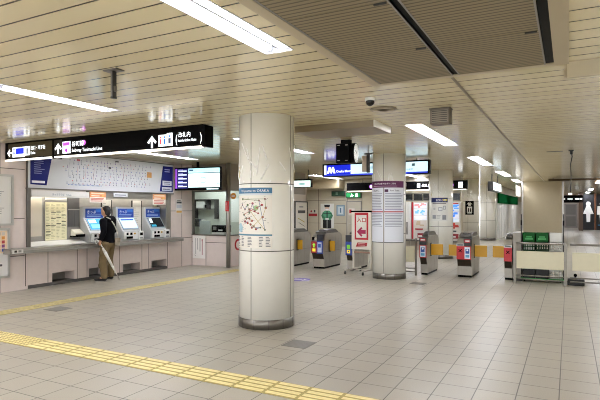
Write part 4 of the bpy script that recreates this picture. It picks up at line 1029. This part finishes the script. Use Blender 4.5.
m = MB(); m.box(-.14, .14, -.006, 0, 0, .3, mat('#d5d0c6')); m.box(-.1, .0, -.009, -.006, .1, .25, RED); tag(m.build('door_notice', None, (-8.25, 20.44, 1.35)), 'small white and red notice on the pale steel door', 'notice')
# clerestory windows and fare adjustment machines
for k, (a, b) in enumerate(((-6.0, -5.62), (-5.56, -5.22), (-5.18, -4.9), (-4.2, -3.75))):
    m = MB(); m.box(a, b, 20.47, 20.5, 1.98, 2.22, mat('#1c201e', .15)); m.box(a - .02, b + .02, 20.475, 20.5, 1.95, 1.98, STEEL_D); m.box(a - .02, b + .02, 20.475, 20.5, 2.22, 2.25, STEEL_D); struct(m.build('window_%d' % (k + 3)))
def fare_machine(label, x, cols, red=True, w=.62):
    t = thing('fare_machine', label, 'fare machine', (x, 20.2, .38), 0, 'fare adjustment machines')
    m = MB(); m.box(-w / 2, w / 2, 0, .28, 0, 1.52, mat('#dcdbd6', .35)); m.build('cabinet', t)
    if red:
        m = MB(); m.box(-w / 2 - .01, -w / 2 + .06, -.02, 0, 0, 1.52, mat('#b82832', .4)); m.build('red_edge', t)
    m = MB(); z = 1.48; rf = random.Random(int(x * 100))
    for c, h, e in cols:
        m.box(-w / 2 + .09, w / 2 - .03, -.012, 0, z - h + .02, z, lit('#d4d8e2', .5) if e else mat('#d8d2ca', .4))
        for q in range(6):
            xa = rf.uniform(-w / 2 + .1, w / 2 - .2); za = rf.uniform(z - h + .03, z - .06)
            m.box(xa, min(xa + rf.uniform(.06, .2), w / 2 - .04), -.015 - .001 * q, -.012, za, min(za + rf.uniform(.03, .1), z - .01), lit(c, e) if e else mat(c, .4))
        z -= h
    m.build('display', t)
    m = MB(); m.box(-.08, .2, -.03, 0, .1, .28, mat('#8f2430', .4)); m.box(-.05, .1, -.035, -.03, .14, .2, WHITE); m.build('coin_slot', t)
    m = MB(); m.box(-w / 2, w / 2, -.25, .28, -.03, 0, DARK); m.build('ledge', t)
    m = MB(); m.box(-w / 2, w / 2, -.1, .28, -.38, -.03, mat('#b9b2a2', .4)); m.build('pedestal', t)
t = thing('gate_terminal', 'white service terminal with grey dispenser beside the red edged machine', 'terminal', (-5.88, 20.2, .38))
m = MB(); m.box(-.24, .28, 0, .28, 0, 1.52, mat('#e2e1dc', .35)); m.build('cabinet', t)
m = MB(); m.box(-.14, .16, -.03, 0, .22, .72, GREY); m.box(-.08, .1, -.035, -.03, .3, .5, DARK); m.build('dispenser', t)
m = MB(); m.box(-.05, .06, -.01, 0, .85, .97, BLACK); m.build('reader', t)
m = MB(); m.box(-.24, .28, -.25, .28, -.03, 0, DARK); m.box(-.24, .28, -.1, .28, -.38, -.03, mat('#b9b2a2', .4)); m.build('pedestal', t)
fare_machine('red edged fare machine with coloured screens behind the slim gate', -5.25, [('#e58a8a', .24, .7), ('#6aa8e0', .26, .9), ('#f0e4e0', .2, .6), ('#c8b49a', .3, 0), ('#a83038', .12, 0)])
fare_machine('fare machine hidden mostly behind the third column', -4.55, [('#e8e8e6', .4, .5), ('#7ab0e4', .4, .8)], False)
fare_machine('red topped fare machine glimpsed between third and fourth columns', -3.95, [('#b8323c', .06, 0), ('#4f8fe0', .3, .9), ('#3a78d4', .24, .9), ('#b8c8e8', .16, .8), ('#c03a30', .3, 0), ('#44484c', .1, 0)], False, .5)

# far corridor: restroom panels, door, sign
def rest_panel(label, x, fig, group='restroom panels'):
    t = thing('restroom_panel', label, 'restroom sign', (x, 46, 0), 0, group)
    m = MB(); m.box(-.4, .4, 0, .15, 0, 2.78, mat('#16171c', .4)); m.build('board', t)
    m = MB(); c = mat('#f0f0ee', .45, 0, .25); y = 0
    if fig == 'w':
        m.cyl((0, 0, 2.05), (0, -.02, 2.05), .17, c, 24); m.prism([(-.12, 1.95), (.12, 1.95), (.2, 1.7), (.37, 1.25), (.14, 1.25), (.12, .62), (-.12, .62), (-.14, 1.25), (-.37, 1.25), (-.2, 1.7)], -.02, 0, c, 'y')
    else:
        m.cyl((0, 0, 2.05), (0, -.02, 2.05), .17, c, 24); m.prism([(-.32, 1.85), (.32, 1.85), (.36, 1.2), (.18, 1.2), (.14, .6), (-.14, .6), (-.18, 1.2), (-.36, 1.2)], -.02, 0, c, 'y')
    m.build('figure', t)
    if fig == 'm':
        m = MB(); m.box(-.3, .0, -.01, 0, .35, .42, mat('#3a7fb0')); m.build('small_print', t)
rest_panel('tall black wall panel with white woman figure down the corridor', 1.34, 'w')
rest_panel('tall black wall panel with white man figure at the corridor end', 2.28, 'm')
m = MB(); m.box(1.75, 1.87, 45.9, 46.3, 0, 2.85, mat('#7a4b2c', .5)); tag(m.build('wood_post'), 'brown wooden post between the two black restroom panels', 'post')
t = thing('door_2', 'grey double paned door at the far corridor end', 'door', (.14, 50.9, 0)); t['kind'] = 'structure'
m = MB(); m.box(-.5, .5, 0, .1, 0, 2.1, mat('#8d8a86', .4)); m.build('door_leaf', t)
m = MB()
for z in (.15, 1.15): m.box(-.38, .38, -.02, 0, z, z + .85, mat('#75736f', .3))
m.build('door_panel', t)
m = MB(); m.box(-.58, -.5, -.04, .1, 0, 2.2, mat('#b8b2a6')); m.box(.5, .58, -.04, .1, 0, 2.2, mat('#b8b2a6')); m.box(-.58, .58, -.04, .1, 2.1, 2.2, mat('#b8b2a6')); m.build('door_frame', t)
m = MB(); m.box(.66, .94, 44, 51, 0, 2.85, mat('#6a5546', .5)); struct(m.build('trim_4'))
t = thing('corridor_sign', 'black hanging sign with white marks at the far corridor end', 'sign', (.2, 44.0, 2.12))
m = MB(); m.box(-.75, .75, 0, .2, 0, .56, BLACK); m.build('case', t)
for x, w_ in ((-.62, .16), (-.3, .34), (.2, .3), (.55, .12)): m = MB(); m.box(x, x + w_, -.01, 0, .22, .34, lit('#e6ecf0', .8)); m.build('mark', t)
for x in (-.58, .58): m = MB(); m.box(x - .02, x + .02, .08, .12, .56, H - 2.12, DARK); m.build('rod', t)

# ================================================================== THE MAN
def remesh(o, v, sub=0):
    r = o.modifiers.new('r', 'REMESH'); r.mode = 'VOXEL'; r.voxel_size = v; r.use_smooth_shade = True
    s_ = o.modifiers.new('s', 'SMOOTH'); s_.factor = .5; s_.iterations = 4
SK = mat('#b98a6c', .5)
man = thing('person', 'person in black hooded jacket and khaki trousers standing at a ticket machine', 'person', (-9.22, 8.21, 0), PI + .28)
V = Vector
m = MB()
# trunk, neck, head
m.loft([((0, 0, .8), .1, .14), ((0, 0, .95), .11, .155), ((.0, 0, 1.15), .105, .15), ((.0, 0, 1.3), .1, .165), ((.01, 0, 1.38), .07, .12)], SK)
m.chain([(.0, 0, 1.34), (.035, 0, 1.43), (.05, 0, 1.47)], [.07, .055, .052], SK)
hr = Matrix.Rotation(.28, 4, 'Y')
m.ball((.065, 0, 1.565), .098, SK, 20, (.98, .8, 1.12), hr)
m.ball((.1, 0, 1.51), .062, SK, 16, (1, .85, .9)); m.ball((.155, 0, 1.535), .016, SK, 10, (1.2, .8, 1.4)); m.ball((.145, 0, 1.50), .018, SK, 10, (.6, 1.4, .5))
for s in (-1, 1): m.ball((.055, s * .082, 1.545), .026, SK, 10, (.7, .35, 1.2))
# arms and hands
LA = [(0, .19, 1.33), (-.07, .27, 1.11), (-.045, .335, .95)]; RA = [(0, -.19, 1.33), (.03, -.28, 1.11), (.2, -.2, 1.04)]
for P_ in (LA, RA): m.chain(P_, [.052, .04, .03], SK)
def hand(base, d, up, side):
    base, d, up = V(base), V(d).normalized(), V(up).normalized(); sd = d.cross(up).normalized() * side
    up2 = sd.cross(d).normalized() * side
    m.chain([base, base + d * .05, base + d * .085], [.026, .032, .03], SK)
    for k, ln in enumerate((.062, .072, .068, .052)):
        o_ = base + d * .085 + sd * (.024 - .016 * k)
        m.chain([o_, o_ + d * ln * .5 - up2 * .012, o_ + d * ln * .7 - up2 * .04, o_ + d * ln * .35 - up2 * .055], [.0105, .0095, .009, .008], SK, 8)
    o_ = base + d * .03 + sd * .026; m.chain([o_, o_ + sd * .022 + d * .025 - up2 * .012, o_ + sd * .012 + d * .05 - up2 * .035], [.013, .011, .0095], SK, 8)
hand(LA[2], (.05, .1, -.3), (0, 1, 0), 1); hand(RA[2], (1, .15, -.1), (0, 0, 1), 1)
# legs
LL = [(0, .085, .86), (.04, .13, .47), (-.01, .17, .09)]; RL = [(0, -.085, .86), (.05, -.12, .47), (.03, -.16, .09)]
for P_ in (LL, RL):
    m.chain(P_, [.085, .055, .042], SK); a = V(P_[2]); m.chain([a, a + V((.1, .02, -.045)), a + V((.17, .03, -.055))], [.04, .03, .025], SK)
body = m.build('body', man); remesh(body, .009)
# clothes
JK = mat('#0a0a0e', .9, spec=.1); KH = mat('#6b5a3c', .85, mottle=.08)
m = MB()
m.loft([((-.005, 0, .83), .125, .165), ((0, 0, .87), .14, .18), ((0, 0, 1.0), .13, .175), ((-.005, 0, 1.15), .13, .18), ((-.01, 0, 1.28), .13, .195), ((0, 0, 1.36), .1, .17), ((.02, 0, 1.42), .075, .085)], JK)
for P_ in (LA, RA): m.chain(P_, [.082, .066, .05], JK)
m.ball((-.1, 0, 1.37), .095, JK, 16, (.8, 1.25, .95)); m.ball((-.02, 0, 1.42), .085, JK, 16, (1, 1.15, .55))
j = m.build('hooded_jacket', man); remesh(j, .012)
m = MB(); m.loft([((0, 0, .74), .12, .16), ((0, 0, .82), .135, .175), ((0, 0, .9), .135, .18)], KH)
for P_ in (LL, RL):
    q = [V(P_[0]) + V((0, 0, -.04)), V(P_[1]), V(P_[2]) + V((-.01, 0, .03))]; m.chain(q, [.115, .09, .078], KH); m.ball(q[1] + V((.02, 0, -.12)), .086, KH, 12); m.ball(q[1] + V((-.015, 0, .16)), .1, KH, 12)
j = m.build('trousers', man); remesh(j, .012)
for P_ in (LL, RL):
    a = V(P_[2]); m = MB(); S_ = mat('#17171a', .6)
    m.ball((a.x - .01, a.y, .05), .05, S_, 14, (1.2, .85, .95)); m.ball((a.x + .09, a.y + .015, .042), .046, S_, 14, (1.9, .95, .85)); m.ball((a.x + .16, a.y + .025, .038), .042, S_, 14, (1.5, 1., .8))
    j = m.build('shoe', man); remesh(j, .009)
    m = MB(); m.prism([(a.x - .075, a.y - .035), (a.x + .14, a.y - .02), (a.x + .225, a.y + .0), (a.x + .23, a.y + .04), (a.x + .18, a.y + .065), (a.x - .06, a.y + .045)], 0, .016, mat('#a8a49c', .7), 'z'); m.build('sole', j)
m = MB(); HR = mat('#191412', .8)
m.ball((.03, 0, 1.585), .1, HR, 20, (.95, .84, 1.02), hr); m.ball((.0, 0, 1.535), .08, HR, 16, (.8, 1.0, 1.0)); m.ball((.07, 0, 1.625), .07, HR, 16, (1, .95, .62))
j = m.build('hair', man); remesh(j, .01)
m = MB()
for s in (-1, 1): m.ball((.147, s * .032, 1.562), .009, mat('#1a1210', .3), 8)
m.build('eyes', man)

# umbrella: crook in his hand, tip on the floor behind his heel
h0, tp = V((-.03, .365, .885)), V((-.3, .0, .012))
UW = mat('#dcdad4', .6); t = thing('umbrella', 'furled white umbrella with curved handle held at his side, tip on the floor', 'umbrella', (-9.22, 8.21, 0), PI + .28)
d = (tp - h0).normalized(); m = MB(); m.chain([h0 + d * .16, h0 + d * .25, h0 + d * .6, h0 + d * .82], [.022, .034, .026, .012], UW, 12); m.build('canopy', t)
m = MB(); m.cyl(h0 + d * .0, tp, .007, mat('#b9b7b2', .3, .7), 10); m.build('shaft', t)
m = MB(); pts = []; sdv = V((.95, .25, 0)).normalized()
c_ = h0 + sdv * .045
for k in range(9): a = PI * k / 8; pts.append(c_ - sdv * .045 * math.cos(a) - d * .055 * math.sin(a))
pts.append(pts[-1] + d * .05); m.tube([h0 + d * .12, h0] + pts, .012, mat('#efeeea', .35), 10); m.build('handle', t)
m = MB(); m.cyl(tp - d * .05, tp, .006, mat('#55524e', .4), 8); m.build('ferrule', t)
# shoulder bag
t = thing('shoulder_bag', 'small greyish beige bag hanging at his back on a pale strap', 'bag', (-9.22, 8.21, 0), PI + .28); BG = mat('#a69a88', .8, mottle=.08)
m = MB(); m.box(-.22, -.155, -.15, -.02, .78, .96, BG, bev=.02); m.build('pouch', t)
m = MB(); m.box(-.228, -.218, -.145, -.025, .86, .955, mat('#988c7a', .8), bev=.004); m.build('flap', t)
m = MB(); st_ = mat('#c9c4ba', .7); m.tube([(-.19, -.1, .94), (-.185, -.07, 1.1), (-.175, -.02, 1.2), (-.165, .04, 1.28), (-.12, .1, 1.39), (-.04, .12, 1.43)], .012, st_); m.build('strap', t)

# ================================================================== CAMERA, LIGHT, VIEW
sc = bpy.context.scene
cam = D.cameras.new('camera'); co = D.objects.new('camera', cam); COL.objects.link(co)
cam.sensor_width = 36; cam.lens = 36 * 511.6 / 600; cam.shift_y = 9.5 / 600; cam.clip_end = 200
co.location = (0, 0, 1.6); co.rotation_euler = (PI / 2, 0, math.atan(269 / 511.6)); sc.camera = co
w = D.worlds.new('world'); sc.world = w; w.use_nodes = True
w.node_tree.nodes['Background'].inputs[0].default_value = (.93, .95, 1, 1); w.node_tree.nodes['Background'].inputs[1].default_value = 2.6
sc.view_settings.view_transform = 'Standard'; sc.view_settings.look = 'None'; sc.view_settings.gamma = 1; sc.view_settings.use_curve_mapping = False
sc.view_settings.exposure = 0.35
try:
    sc.cycles.use_denoising = True; sc.cycles.filter_width = 1.0; sc.cycles.denoising_prefilter = 'ACCURATE'; sc.cycles.max_bounces = 8; sc.cycles.diffuse_bounces = 5; sc.cycles.caustics_reflective = False; sc.cycles.caustics_refractive = False
    sc.cycles.sample_clamp_indirect = 6
except Exception: pass
